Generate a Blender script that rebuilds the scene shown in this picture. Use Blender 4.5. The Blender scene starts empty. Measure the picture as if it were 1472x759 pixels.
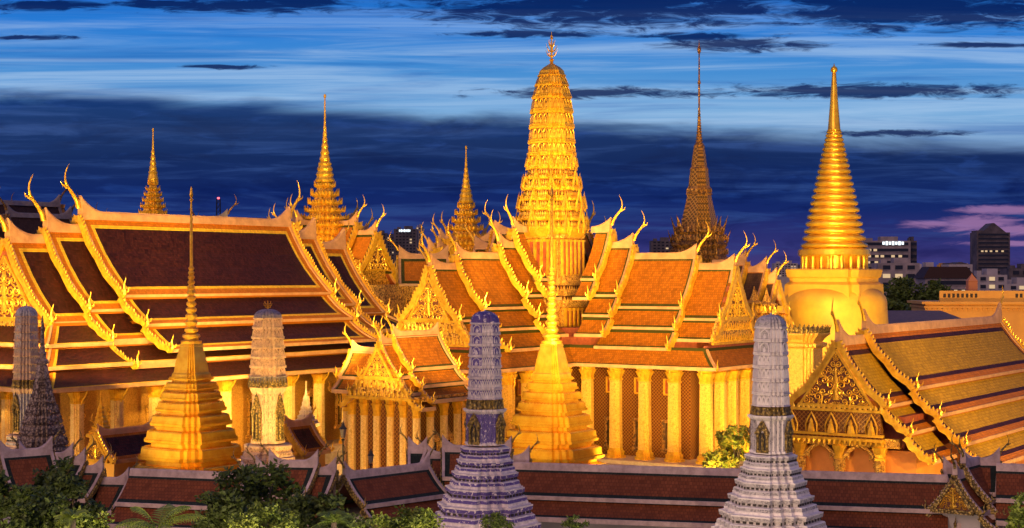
import bpy, math, random
from mathutils import Vector, Matrix
R = math.radians
random.seed(7)
scene = bpy.context.scene
COL = scene.collection

# ------------------------------------------------------------------ camera
CAM_H = 25.0
FPX = 2334.0
cam_d = bpy.data.cameras.new('camera')
cam = bpy.data.objects.new('camera', cam_d)
COL.objects.link(cam)
cam.location = (0, 0, CAM_H)
cam.rotation_euler = (R(90), 0, 0)
cam_d.sensor_width = 36
cam_d.lens = 36 * FPX / 1472
cam_d.shift_y = 15.5 / 1472
cam_d.clip_start = 1
cam_d.clip_end = 12000
scene.camera = cam
scene.view_settings.view_transform = 'Standard'
scene.view_settings.look = 'None'
scene.view_settings.exposure = 0
scene.view_settings.gamma = 1


def X_(px, Y): return (px - 736) * Y / FPX
def Z_(py, Y): return CAM_H - (py - 395) * Y / FPX
def S_(Y): return Y / FPX


# ------------------------------------------------------------------ world
def nd(nt, typ, **kw):
    n = nt.nodes.new(typ)
    for k, v in kw.items():
        if k.startswith('i_'):
            n.inputs[k[2:].replace('_', ' ')].default_value = v
        else:
            setattr(n, k, v)
    return n


def make_world():
    w = bpy.data.worlds.new('World')
    scene.world = w
    w.use_nodes = True
    nt = w.node_tree
    nt.nodes.clear()
    L = nt.links.new
    tc = nd(nt, 'ShaderNodeTexCoord')
    sep = nd(nt, 'ShaderNodeSeparateXYZ')
    L(tc.outputs['Generated'], sep.inputs[0])

    def val(v):
        return v

    def math_(op, a, b=None, c=None, clamp=False):
        n = nd(nt, 'ShaderNodeMath', operation=op)
        n.use_clamp = clamp
        for i, s in enumerate((a, b, c)):
            if s is None:
                continue
            if isinstance(s, (int, float)):
                n.inputs[i].default_value = s
            else:
                L(s, n.inputs[i])
        return n.outputs[0]

    x, y, z = sep.outputs
    # azimuth (0 = north), elevation in the same unit (tangent)
    yy = math_('MAXIMUM', y, 0.05)
    az = math_('DIVIDE', x, yy)
    el = math_('DIVIDE', z, yy)

    def noise(sx, sz, scale, detail=5, rough=.55, dist=0, off=0.0):
        cmb = nd(nt, 'ShaderNodeCombineXYZ')
        L(math_('MULTIPLY', az, sx), cmb.inputs[0])
        L(math_('MULTIPLY', el, sz), cmb.inputs[2])
        cmb.inputs[1].default_value = off
        n = nd(nt, 'ShaderNodeTexNoise')
        n.inputs['Scale'].default_value = scale
        n.inputs['Detail'].default_value = detail
        n.inputs['Roughness'].default_value = rough
        n.inputs['Distortion'].default_value = dist
        L(cmb.outputs[0], n.inputs['Vector'])
        return n.outputs['Fac']

    def ramp(f, stops, mode='LINEAR'):
        r = nd(nt, 'ShaderNodeValToRGB')
        r.color_ramp.interpolation = mode
        els = r.color_ramp.elements
        while len(els) < len(stops):
            els.new(0.5)
        for e, (p, c) in zip(els, stops):
            e.position = p
            e.color = (*c, 1)
        L(f, r.inputs[0])
        return r.outputs[0]

    def sstep(f, a, b):
        n = nd(nt, 'ShaderNodeMapRange', interpolation_type='SMOOTHSTEP')
        n.inputs['From Min'].default_value = a
        n.inputs['From Max'].default_value = b
        L(f, n.inputs['Value'])
        return n.outputs[0]

    def mix(f, a, b, mode='MIX'):
        n = nd(nt, 'ShaderNodeMix', data_type='RGBA', blend_type=mode)
        if isinstance(f, (int, float)):
            n.inputs[0].default_value = f
        else:
            L(f, n.inputs[0])
        for i, s in ((6, a), (7, b)):
            if isinstance(s, tuple):
                n.inputs[i].default_value = (*s, 1)
            else:
                L(s, n.inputs[i])
        return n.outputs[2]

    def lin(c):
        return tuple(((v / 255) ** 2.2) for v in c)

    # clear evening gradient: elevation 0 .. 0.20 mapped to 0..1
    n1 = noise(5, 55, 1.0, 6, .6, .4)
    elw = math_('ADD', el, math_('MULTIPLY', math_('SUBTRACT', n1, .5), .010))
    g = math_('MULTIPLY', elw, 5.0, clamp=True)
    clear = ramp(g, [(0.0, lin((64, 52, 124))), (0.10, lin((52, 54, 140))), (0.25, lin((28, 66, 150))),
                     (0.40, lin((118, 154, 198))), (0.50, lin((120, 170, 218))), (0.62, lin((74, 142, 210))),
                     (0.78, lin((42, 122, 212))), (0.92, lin((34, 90, 180))), (1.0, lin((40, 84, 160)))])
    # long streaks of thin high cloud
    st = noise(3.2, 95, 1.0, 7, .62, .8, 3.0)
    streak = sstep(st, .40, .70)
    smask = math_('MULTIPLY', sstep(el, .075, .095), math_('SUBTRACT', 1.0, sstep(el, .14, .175)))
    clear = mix(math_('MULTIPLY', math_('MULTIPLY', streak, smask), .55), clear, lin((176, 206, 238)))
    st2 = noise(4.2, 80, 1.0, 6, .6, .6, 9.0)
    clear = mix(math_('MULTIPLY', sstep(st2, .5, .72), .45), clear, lin((22, 84, 168)))
    # the big dark bank low over the city: its top edge lower to the right
    eb = math_('ADD', el, math_('MULTIPLY', az, .055))
    eb = math_('ADD', eb, math_('MULTIPLY', math_('SUBTRACT', noise(9, 60, 1.0, 6, .55, .5, 5.0), .5), .022))
    bank = math_('SUBTRACT', 1.0, sstep(eb, .088, .102))
    bankcol = ramp(g, [(0.0, lin((78, 64, 118))), (0.08, lin((54, 54, 114))), (0.20, lin((28, 44, 102))),
                       (0.36, lin((14, 36, 86))), (0.50, lin((16, 46, 102))), (1.0, lin((12, 60, 130)))])
    bn = noise(9, 130, 1.0, 9, .62, .7, 1.5)
    bankcol = mix(math_('MULTIPLY', sstep(bn, .46, .72), .55), bankcol, lin((56, 84, 146)))
    bn3 = noise(22, 120, 1.0, 8, .6, .5, 11.5)
    bankcol = mix(math_('MULTIPLY', sstep(bn3, .52, .70), .45), bankcol, lin((40, 70, 140)))
    bn2 = noise(14, 48, 1.0, 7, .6, .8, 7.5)
    bankcol = mix(math_('MULTIPLY', sstep(bn2, .50, .68), .5), bankcol, lin((12, 20, 66)))
    sky = mix(math_('MULTIPLY', bank, .95), clear, bankcol)

    # separate dark clouds: (azimuth, elevation, half length, half height)
    cn = noise(34, 210, 1.0, 9, .68, .9, 2.0)
    cn_c = math_('MULTIPLY', math_('SUBTRACT', cn, .5), 3.6)

    def blob(cx, cy, rx, ry, soft=.45, k=1.0):
        dx = math_('DIVIDE', math_('SUBTRACT', az, cx), rx)
        dy = math_('DIVIDE', math_('SUBTRACT', el, cy), ry)
        d = math_('SQRT', math_('ADD', math_('MULTIPLY', dx, dx), math_('MULTIPLY', dy, dy)))
        d = math_('ADD', d, math_('MULTIPLY', cn_c, k))
        return math_('SUBTRACT', 1.0, sstep(d, 1.0 - soft, 1.0 + soft))

    dark = None
    for px, py, rx, ry in ((880, 4, 260, 34), (60, 8, 90, 7), (230, 6, 60, 6), (350, 8, 130, 10), (430, 4, 70, 12), (1330, 10, 230, 30),
                           (1060, 64, 95, 9), (320, 96, 50, 3), (1250, 131, 190, 9), (760, 48, 110, 5),
                           (860, 134, 140, 7), (1290, 191, 85, 5), (40, 54, 60, 3), (1420, 65, 70, 4),
                           (1000, 52, 60, 5), (1200, 20, 80, 10)):
        b = blob((px - 736) / FPX, (395 - py) / FPX, rx / FPX, ry / FPX)
        dark = b if dark is None else math_('MAXIMUM', dark, b)
    sky = mix(math_('MULTIPLY', dark, .9), sky, lin((12, 26, 82)))
    pale = None
    for px, py, rx, ry in ((1450, 330, 60, 7), (1340, 322, 42, 5), (1450, 302, 60, 5), (1405, 322, 60, 9),
                           (1455, 350, 60, 3)):
        b = blob((px - 736) / FPX, (395 - py) / FPX, rx / FPX, ry / FPX, .6, .9)
        pale = b if pale is None else math_('MAXIMUM', pale, b)
    sky = mix(math_('MULTIPLY', pale, .42), sky, lin((206, 148, 196)))
    # far above the picture and behind the camera: plain evening blue
    up = sstep(z, .25, .5)
    sky = mix(up, sky, lin((44, 82, 150)))
    back = math_('SUBTRACT', 1.0, sstep(y, .05, .3))
    sky = mix(back, sky, lin((92, 92, 140)))
    low = math_('SUBTRACT', 1.0, sstep(z, -.02, .0))
    sky = mix(low, sky, lin((34, 26, 40)))
    bg = nd(nt, 'ShaderNodeBackground')
    bg.inputs['Strength'].default_value = 1.0
    L(sky, bg.inputs['Color'])
    # physical twilight glow (sun already below the horizon behind the camera)
    ns = nd(nt, 'ShaderNodeTexSky')
    ns.sky_type = 'NISHITA'
    ns.sun_disc = False
    ns.sun_elevation = R(-4)
    ns.sun_rotation = R(205)
    bg2 = nd(nt, 'ShaderNodeBackground')
    bg2.inputs['Strength'].default_value = .02
    L(ns.outputs[0], bg2.inputs['Color'])
    add = nd(nt, 'ShaderNodeAddShader')
    L(bg.outputs[0], add.inputs[0])
    L(bg2.outputs[0], add.inputs[1])
    out = nd(nt, 'ShaderNodeOutputWorld')
    L(add.outputs[0], out.inputs[0])
    w.cycles.sampling_method = 'MANUAL'
    w.cycles.sample_map_resolution = 512


make_world()

# soft pink fill added behind the camera, stands in for warm street spill
sd = bpy.data.lights.new('pink_fill', 'SUN')
sd.energy = .95
sd.angle = R(40)
sd.color = (1.0, .62, .42)
so = bpy.data.objects.new('pink_fill', sd)
COL.objects.link(so)
so.rotation_euler = (R(62), 0, R(-28))


def flood(loc, target, watt, angle=70, col=(1.0, .60, .19), size=.5, blend=.6, kind='SPOT'):
    d = bpy.data.lights.new('floodlight_beam', kind)
    d.energy = watt
    d.color = col
    d.shadow_soft_size = size
    if kind == 'SPOT':
        d.spot_size = R(angle)
        d.spot_blend = blend
    o = bpy.data.objects.new('floodlight_beam', d)
    COL.objects.link(o)
    o.location = loc
    v = Vector(target) - Vector(loc)
    o.rotation_euler = v.to_track_quat('-Z', 'Y').to_euler()
    return o


K = 1000.0
WARM = (1.0, .635, .15)
AMB = (1.0, .50, .12)
# unseen floodlights added in mid-air, with no masts built, to throw at the roofs
for x, y, z, tx, ty, tz, kw, an in (
        (-66, 164, 21, -64, 200, 22, 40, 70), (-50, 165, 21, -52, 205, 22, 48, 62), (-39, 164, 21, -42, 212, 22, 50, 58),
        (-28, 164, 21, -27, 215, 22, 52, 56), (-14, 158, 21, -38, 214, 21, 95, 46), (-14, 146, 19, -9, 205, 22, 50, 38),
        (-6, 146, 19, -4, 205, 24, 52, 38), (9, 145, 19, 3, 215, 25, 62, 38), (14, 143, 19, 14, 210, 22, 66, 38),
        (24, 142, 19, 22, 210, 21, 70, 38), (17, 150, 19, 27, 205, 20, 60, 40), (-24, 184, 4, -30, 215, 20, 30, 80),
        (12, 142, 9.6, 13, 212, 24, 60, 40),
        (56, 122, 16, 48, 170, 14, 42, 60), (74, 130, 18, 62, 182, 15, 60, 62), (64, 112, 8, 52, 170, 14, 60, 50)):
    flood((x, y, z), (tx, ty, tz), kw * K * 1.55, an, WARM, blend=.35)
# low washers for columns, walls and the chedis
for x, y, z, tx, ty, tz, kw, an in (
        (-56, 160, 3, -52, 190, 7, 14, 90), (-37, 180, 3, -42, 198, 8, 6, 110), (-30, 178, 3, -32, 210, 8, 10, 100), (-22, 180, 3, -22, 212, 8, 12, 90), (-40, 152, 5, -34.5, 172, 13, 48, 46),
        (-28.5, 153, 5, -33, 172, 11, 4, 46), (-38.5, 150, 6, -34, 172, 27, 16, 30), (-30, 152, 6, -34, 172, 25, 10, 30), (-23, 150, 5, -14, 170, 9, 12, 60), (-7, 152, 5, -10, 172, 9, 6, 60), (-3, 158, 5, 4.4, 180, 13, 30, 44), (14, 156, 4.5, 4.5, 180, 12, 4, 46),
        (12, 176, 3, 12, 200, 8, 12, 110), (24, 172, 3, 22, 200, 8, 12, 110), (-4, 176, 3, -6, 195, 9, 6, 90),
        (24, 146, 4.5, 31, 158, 10, 2.4, 90), (44, 148, 3.5, 42, 160, 8, 2.4, 100), (-17, 148, 6, -24, 160, 17, 22, 64), (-33, 149, 6, -24, 160, 17, 16, 64), (-40.5, 160, 5, -47.5, 160, 16, 3.2, 80), (-56, 150, 5, -47, 160, 17, 6, 60), (30, 195, 4, 24, 205, 10, 6, 110), (20, 162, 4, 23.2, 168, 8, 5, 90), (24, 159, 4, 23, 168, 8, 5, 80)):
    flood((x, y, z), (tx, ty, tz), kw * K, an, WARM)
# lamps on the terrace round the bell chedi, the central tower and the far spires
for x, y, z, tx, ty, tz, kw, an in (
        (34, 222, 12, 49, 250, 24, 26, 90), (60, 218, 12, 50, 250, 24, 34, 80), (37, 205, 14, 46, 250, 20, 70, 50), (46, 214, 14, 49.6, 250, 44, 80, 34),
        (-3, 192, 19, 5.4, 222, 40, 42, 56), (12, 198, 18, 5.4, 222, 38, 16, 60), (4, 185, 20, 5.4, 222, 46, 60, 30),
        (24, 226, 17, 28, 245, 34, 7, 70), (16, 215, 17, 28, 247, 40, 14, 50),
        (-48, 285, 24, -37.5, 330, 40, 75, 60), (-28, 290, 24, -36, 330, 38, 45, 60),
        (-78, 298, 43, -76, 345, 48, 70, 50), (-16, 285, 24, -9.3, 330, 36, 55, 60)):
    flood((x, y, z), (tx, ty, tz), kw * K * .95, an, (1.0, .66, .16))

# unseen warm point lights added below the frame to brighten the trees
for x, y in ((-34, 84), (-16, 88), (-3, 92), (14, 92), (28, 86)):
    flood((x, y, 5.5), (x, y + 20, 6), 6200, 150, (1.0, .74, .50), size=.3, kind='POINT')

# ------------------------------------------------------------------ materials
MATS = {}


def M(name, base, rough=.6, metal=0.0, col2=None, kind='noise', scale=1.0, bump=0.0, emis=None, estr=0, spec=.5,
      coord='Object', sharp=(.35, .65), stretch=(1, 1, 1), coat=0):
    m = bpy.data.materials.new(name)
    m.use_nodes = True
    nt = m.node_tree
    L = nt.links.new
    b = nt.nodes['Principled BSDF']
    b.inputs['Base Color'].default_value = (*base, 1)
    b.inputs['Roughness'].default_value = rough
    b.inputs['Metallic'].default_value = metal
    b.inputs['Specular IOR Level'].default_value = spec
    b.inputs['Coat Weight'].default_value = coat
    if emis:
        b.inputs['Emission Color'].default_value = (*emis, 1)
        b.inputs['Emission Strength'].default_value = estr
    if col2 is not None or bump:
        if col2 is None:
            col2 = tuple(c * .7 for c in base)
        tc = nd(nt, 'ShaderNodeTexCoord')
        mp = nd(nt, 'ShaderNodeMapping')
        mp.inputs['Scale'].default_value = stretch
        L(tc.outputs[coord], mp.inputs[0])
        vec = mp.outputs[0]
        mx = nd(nt, 'ShaderNodeMix', data_type='RGBA')
        mx.inputs[6].default_value = (*base, 1)
        mx.inputs[7].default_value = (*col2, 1)
        rg = nd(nt, 'ShaderNodeMapRange')
        rg.inputs['From Min'].default_value = sharp[0]
        rg.inputs['From Max'].default_value = sharp[1]
        h = None
        if kind == 'noise':
            t = nd(nt, 'ShaderNodeTexNoise')
            t.inputs['Scale'].default_value = scale
            t.inputs['Detail'].default_value = 5
            t.inputs['Roughness'].default_value = .65
            L(vec, t.inputs['Vector'])
            h = t.outputs['Fac']
        elif kind == 'vor':
            t = nd(nt, 'ShaderNodeTexVoronoi')
            t.inputs['Scale'].default_value = scale
            L(vec, t.inputs['Vector'])
            h = t.outputs['Distance']
        elif kind == 'filigree':
            t = nd(nt, 'ShaderNodeTexVoronoi', feature='SMOOTH_F1')
            t.inputs['Scale'].default_value = scale
            t2 = nd(nt, 'ShaderNodeTexNoise')
            t2.inputs['Scale'].default_value = scale * .8
            L(vec, t2.inputs['Vector'])
            va = nd(nt, 'ShaderNodeVectorMath', operation='MULTIPLY_ADD')
            L(t2.outputs['Color'], va.inputs[0])
            va.inputs[1].default_value = (.7, .7, .7)
            L(vec, va.inputs[2])
            L(va.outputs[0], t.inputs['Vector'])
            h = t.outputs['Distance']
        elif kind == 'diamond':
            rt = nd(nt, 'ShaderNodeMapping')
            rt.inputs['Rotation'].default_value = (0, R(45), 0)
            # fold x and y together so both wall directions carry the net
            sp = nd(nt, 'ShaderNodeSeparateXYZ')
            L(vec, sp.inputs[0])
            ad = nd(nt, 'ShaderNodeMath', operation='ADD')
            L(sp.outputs[0], ad.inputs[0])
            L(sp.outputs[1], ad.inputs[1])
            cb = nd(nt, 'ShaderNodeCombineXYZ')
            L(ad.outputs[0], cb.inputs[0])
            L(sp.outputs[2], cb.inputs[2])
            L(cb.outputs[0], rt.inputs[0])
            fr = nd(nt, 'ShaderNodeVectorMath', operation='SCALE')
            fr.inputs['Scale'].default_value = scale
            L(rt.outputs[0], fr.inputs[0])
            f2 = nd(nt, 'ShaderNodeVectorMath', operation='FRACTION')
            L(fr.outputs[0], f2.inputs[0])
            s2 = nd(nt, 'ShaderNodeSeparateXYZ')
            L(f2.outputs[0], s2.inputs[0])
            mn = nd(nt, 'ShaderNodeMath', operation='MINIMUM')
            L(s2.outputs[0], mn.inputs[0])
            L(s2.outputs[2], mn.inputs[1])
            h = mn.outputs[0]
        elif kind == 'tile':
            t = nd(nt, 'ShaderNodeTexBrick')
            t.inputs['Scale'].default_value = scale
            t.inputs['Mortar Size'].default_value = .035
            t.inputs['Mortar Smooth'].default_value = .6
            t.inputs['Brick Width'].default_value = .30
            t.inputs['Row Height'].default_value = .36
            t.inputs['Color1'].default_value = (0, 0, 0, 1)
            t.inputs['Color2'].default_value = (.6, .6, .6, 1)
            t.inputs['Mortar'].default_value = (1, 1, 1, 1)
            L(vec, t.inputs['Vector'])
            n2 = nd(nt, 'ShaderNodeTexNoise')
            n2.inputs['Scale'].default_value = .55
            n2.inputs['Detail'].default_value = 8
            n2.inputs['Roughness'].default_value = .7
            L(vec, n2.inputs['Vector'])
            ad = nd(nt, 'ShaderNodeMath', operation='MULTIPLY_ADD')
            L(n2.outputs['Fac'], ad.inputs[0])
            ad.inputs[1].default_value = 1.3
            sb = nd(nt, 'ShaderNodeMath', operation='SUBTRACT')
            L(t.outputs['Color'], sb.inputs[0])
            sb.inputs[1].default_value = .50
            L(sb.outputs[0], ad.inputs[2])
            h = ad.outputs[0]
        L(h, rg.inputs['Value'])
        L(rg.outputs[0], mx.inputs[0])
        L(mx.outputs[2], b.inputs['Base Color'])
        if bump:
            bp = nd(nt, 'ShaderNodeBump')
            bp.inputs['Strength'].default_value = min(1, bump)
            bp.inputs['Distance'].default_value = .12
            bp.invert = kind in ('tile', 'vor', 'filigree')
            L(h, bp.inputs['Height'])
            L(bp.outputs[0], b.inputs['Normal'])
    MATS[name] = m
    return m


# tiles
def tile(name, c, d=.45, rough=.62):
    return M(name, c, rough, 0, tuple(v * d for v in c), 'tile', 1.0, .55, coord='UV', sharp=(.05, .95), spec=.15)


T_MAROON = tile('tile_maroon', (.075, .018, .012), .16, .5)
T_ORANGE = tile('tile_orange', (.50, .155, .008), .45)
T_ORANGE2 = tile('tile_orange_deep', (.60, .18, .012), .55)
T_YELLOW = tile('tile_yellow', (.56, .30, .015), .5)
T_GOLDY = tile('tile_golden_edge', (.90, .55, .04), .6)
T_GREEN = tile('tile_green', (.085, .080, .015), .45)
T_DKGREEN = tile('tile_dark_green', (.030, .040, .030), .5)
T_BROWN = tile('tile_red_brown', (.27, .075, .028), .5)
T_PLUM = tile('tile_plum', (.070, .018, .030), .4)
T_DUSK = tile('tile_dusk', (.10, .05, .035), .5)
WHITE = M('ridge_plaster', (.62, .33, .16), .55, 0, (.44, .22, .10), 'noise', .9, .2)
SOFFIT = M('soffit_red', (.34, .075, .03), .6, 0, (.20, .04, .02), 'noise', 2)
GOLD = M('gold_leaf', (.94, .56, .05), .32, .45, (.66, .31, .02), 'noise', 1.6, .35)
GOLD_S = M('gold_smooth', (.97, .60, .06), .24, .62, (.80, .40, .03), 'noise', .9, .35)
GOLD_D = M('gold_bell', (.90, .50, .05), .55, .15, (.74, .36, .04), 'noise', .35, .08)
GOLD_F = M('gold_filigree', (.95, .55, .09), .36, .4, (.22, .07, .015), 'filigree', 3.4, 1.0, sharp=(.32, .62))
GOLD_F2 = M('gold_filigree_fine', (.92, .52, .09), .36, .4, (.30, .09, .02), 'filigree', 6.5, 1.0, sharp=(.36, .62))
GOLD_OLD = M('gold_weathered', (.52, .34, .08), .42, .4, (.12, .08, .03), 'vor', 5, .8, sharp=(.2, .7))
GOLD_DARK = M('gold_mosaic_dark', (.42, .20, .045), .38, .4, (.10, .05, .03), 'filigree', 3.2, .9, sharp=(.3, .6))
RED = M('lacquer_red', (.42, .085, .025), .5, 0, (.26, .05, .02), 'noise', 2)
RED_D = M('carved_back_red', (.16, .045, .02), .6, 0, (.08, .02, .01), 'noise', 2)
MOSAIC = M('glass_mosaic_net', (.13, .035, .012), .3, .3, (.46, .22, .04), 'diamond', 3.1, .5, sharp=(.20, .06))
MOSAIC_W = M('glass_mosaic_wall', (.66, .36, .07), .35, .25, (.34, .15, .03), 'filigree', 9.0, .35, sharp=(.3, .6))
MOSAIC_L = M('glass_mosaic_light', (.80, .48, .14), .3, .3, (.45, .20, .05), 'filigree', 4.5, .7, sharp=(.35, .6))
COLUMN = M('column_mosaic', (.90, .54, .12), .33, .35, (.62, .32, .05), 'filigree', 5.5, .3, sharp=(.3, .65))
PALEGOLD = M('pale_gold_column', (.92, .62, .24), .38, .2, (.66, .38, .10), 'filigree', 6.0, .25, sharp=(.3, .7))
STONEW = M('pale_stucco', (.72, .56, .38), .6, 0, (.55, .38, .22), 'noise', 1.5, .2)
SHADOWGLASS = M('window_dark', (.05, .025, .02), .25, .0, (.10, .045, .02), 'noise', 1.5)
BLUECER = M('ceramic_blue_white', (.80, .68, .70), .35, 0, (.11, .07, .27), 'filigree', 4.6, .7, sharp=(.66, .54))
BLUECER2 = M('ceramic_violet', (.13, .085, .30), .35, 0, (.66, .56, .60), 'vor', 5.5, .6, sharp=(.70, .82))
WCER = M('ceramic_edge_white', (.80, .68, .68), .42, 0, (.50, .42, .45), 'noise', 3.0, .4)
GCER = M('ceramic_grey_white', (.86, .77, .73), .5, 0, (.50, .44, .44), 'noise', 1.5, .5, sharp=(.46, .76))
GCER2 = M('ceramic_grey_floral', (.58, .52, .50), .5, 0, (.26, .23, .24), 'filigree', 5.0, .8, sharp=(.40, .62))
OCER = M('ceramic_peach', (.74, .46, .27), .45, 0, (.34, .17, .10), 'filigree', 4.6, .8, sharp=(.40, .62))
OCER2 = M('ceramic_peach_edge', (.82, .54, .33), .45, 0, (.50, .32, .22), 'noise', 2.5, .4)
SLATE = M('ceramic_slate', (.16, .14, .18), .5, 0, (.30, .24, .25), 'vor', 4, .5, sharp=(.3, .6))
MCER = M('ceramic_mosaic_mixed', (.48, .34, .22), .4, 0, (.12, .075, .05), 'vor', 4.0, .9, sharp=(.28, .58))
MCER2 = M('ceramic_mosaic_pale', (.58, .42, .29), .4, 0, (.16, .10, .07), 'filigree', 5, .9, sharp=(.34, .58))
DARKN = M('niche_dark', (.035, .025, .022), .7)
GRND = M('court_paving', (.22, .19, .17), .8, 0, (.14, .12, .11), 'noise', .6, .2)
GRASS = M('lawn', (.05, .09, .02), .9, 0, (.03, .055, .015), 'noise', 1.2, .3)
BARK = M('bark', (.09, .065, .045), .85, 0, (.05, .035, .025), 'noise', 4, .6)
IRON = M('cast_iron', (.03, .03, .03), .5, .3)
CONC = M('concrete', (.42, .34, .33), .8, 0, (.20, .17, .18), 'noise', .15)
CONC_D = M('concrete_dark', (.15, .12, .13), .8, 0, (.05, .045, .055), 'noise', .15)
CONC_P = M('concrete_pale', (.50, .44, .42), .8, 0, (.36, .31, .31), 'noise', .2)
PALACE = M('ochre_stucco', (.74, .40, .08), .7, 0, (.62, .31, .06), 'noise', .2)
WIN = M('glass_night', (.02, .022, .03), .2)
LIT = M('lit_window', (.6, .5, .3), .5, 0, None, emis=(1.0, .72, .36), estr=.55)
LITW = M('lit_sign', (.6, .6, .6), .5, 0, None, emis=(.80, .95, 1.0), estr=1.6)
REDL = M('beacon_red', (.6, .05, .05), .5, 0, None, emis=(1.0, .10, .12), estr=4.0)
LAMPG = M('lamp_glass', (.25, .20, .14), .3)


def leafmat(name, c, c2):
    m = M(name, c, .55, 0, c2, 'noise', .9, 0, sharp=(.35, .65), spec=.35)
    b = m.node_tree.nodes['Principled BSDF']
    return m


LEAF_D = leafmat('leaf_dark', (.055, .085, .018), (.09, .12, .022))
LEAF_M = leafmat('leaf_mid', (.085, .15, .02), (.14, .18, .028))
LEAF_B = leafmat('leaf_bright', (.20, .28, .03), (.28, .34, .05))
LEAF_Y = leafmat('leaf_gold_lit', (.22, .24, .03), (.38, .30, .04))  # gold of the floodlight put into the leaf colour


# ------------------------------------------------------------------ mesh builder
class MB:
    def __init__(s):
        s.v = []; s.f = []; s.m = []; s.uv = []

    def face(s, pts, m=0, uv=None):
        i = len(s.v)
        s.v.extend([tuple(p) for p in pts])
        s.f.append(tuple(range(i, i + len(pts))))
        s.m.append(m)
        s.uv.append(uv)

    def grid(s, rows, m=0, closed=False, mrow=None):
        """rows of equal length, shared vertices"""
        i0 = len(s.v)
        n = len(rows[0])
        for r in rows:
            s.v.extend([tuple(p) for p in r])
        for a in range(len(rows) - 1):
            for b in range(n if closed else n - 1):
                c = (b + 1) % n
                s.f.append((i0 + a * n + b, i0 + a * n + c, i0 + (a + 1) * n + c, i0 + (a + 1) * n + b))
                s.m.append(mrow[a] if mrow else m)
                s.uv.append(None)

    def box(s, c, d, rz=0, m=0, taper=1.0):
        cx, cy, cz = c
        hx, hy, hz = d[0] / 2, d[1] / 2, d[2] / 2
        co, si = math.cos(rz), math.sin(rz)
        P = []
        for k, t in ((-1, 1.0), (1, taper)):
            for sx, sy in ((-1, -1), (1, -1), (1, 1), (-1, 1)):
                x, y = sx * hx * t, sy * hy * t
                P.append((cx + x * co - y * si, cy + x * si + y * co, cz + k * hz))
        i = len(s.v)
        s.v.extend(P)
        for f in ((0, 3, 2, 1), (4, 5, 6, 7), (0, 1, 5, 4), (1, 2, 6, 5), (2, 3, 7, 6), (3, 0, 4, 7)):
            s.f.append(tuple(i + k for k in f)); s.m.append(m); s.uv.append(None)

    def hexa(s, P, m=0):
        i = len(s.v)
        s.v.extend([tuple(p) for p in P])
        for f in ((0, 3, 2, 1), (4, 5, 6, 7), (0, 1, 5, 4), (1, 2, 6, 5), (2, 3, 7, 6), (3, 0, 4, 7)):
            s.f.append(tuple(i + k for k in f)); s.m.append(m); s.uv.append(None)

    def loft(s, plan, prof, cx=0, cy=0, cap=True):
        n = len(plan)
        i0 = len(s.v)
        for z, r, *_ in prof:
            s.v.extend([(cx + p[0] * r, cy + p[1] * r, z) for p in plan])
        for a in range(len(prof) - 1):
            mm = prof[a][2] if len(prof[a]) > 2 else 0
            for b in range(n):
                c = (b + 1) % n
                s.f.append((i0 + a * n + b, i0 + a * n + c, i0 + (a + 1) * n + c, i0 + (a + 1) * n + b))
                s.m.append(mm); s.uv.append(None)
        if cap:
            s.f.append(tuple(i0 + b for b in reversed(range(n)))); s.m.append(prof[0][2] if len(prof[0]) > 2 else 0); s.uv.append(None)
            k = i0 + (len(prof) - 1) * n
            s.f.append(tuple(k + b for b in range(n))); s.m.append(prof[-2][2] if len(prof[-2]) > 2 else 0); s.uv.append(None)

    def tube(s, path, radii, n=5, m=0, flat=1.0):
        """tube along 3-D path, parallel frames"""
        path = [Vector(p) for p in path]
        if isinstance(radii, (int, float)):
            radii = [radii] * len(path)
        rows = []
        up = None
        for i, p in enumerate(path):
            t = (path[min(i + 1, len(path) - 1)] - path[max(i - 1, 0)])
            if t.length < 1e-9:
                t = Vector((0, 0, 1))
            t.normalize()
            if up is None:
                a = Vector((0, 0, 1)) if abs(t.z) < .9 else Vector((1, 0, 0))
                up = t.cross(a).normalized()
            else:
                up = (up - t * up.dot(t))
                if up.length < 1e-6:
                    up = t.cross(Vector((0, 1, 0)))
                up.normalize()
            w = t.cross(up)
            r = radii[i]
            rows.append([p + up * (r * math.cos(2 * math.pi * k / n)) * flat + w * (r * math.sin(2 * math.pi * k / n)) for k in range(n)])
        s.grid(rows, m, closed=True)
        s.face(list(reversed(rows[0])), m)
        s.face(rows[-1], m)

    def spike(s, base, tip, r, m=0, side=None):
        """flat leaf-like fin: 4-sided bipyramid from base to tip, widest at 35 percent"""
        b = Vector(base); t = Vector(tip)
        d = (t - b)
        a = side if side is not None else Vector((1, 0, 0))
        a = (a - d.normalized() * a.dot(d.normalized()))
        if a.length < 1e-5:
            a = Vector((0, 1, 0))
        a.normalize()
        c = d.cross(a).normalized()
        mid = b + d * .35
        q = [b + a * r * .6, mid + a * r, t, mid - a * r, b - a * r * .6]
        k = c * r * .35
        i = len(s.v)
        s.v.extend([tuple(q[0] + k), tuple(q[1]), tuple(q[2]), tuple(q[3]), tuple(q[4] + k), tuple(mid + k), tuple(q[0] - k), tuple(q[4] - k), tuple(mid - k)])
        for f in ((0, 1, 5), (1, 2, 5), (2, 3, 5), (3, 4, 5), (0, 5, 4), (6, 8, 1), (1, 8, 2), (2, 8, 3), (3, 8, 7), (6, 7, 8), (0, 6, 1), (4, 3, 7)):
            s.f.append(tuple(i + j for j in f)); s.m.append(m); s.uv.append(None)

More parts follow.
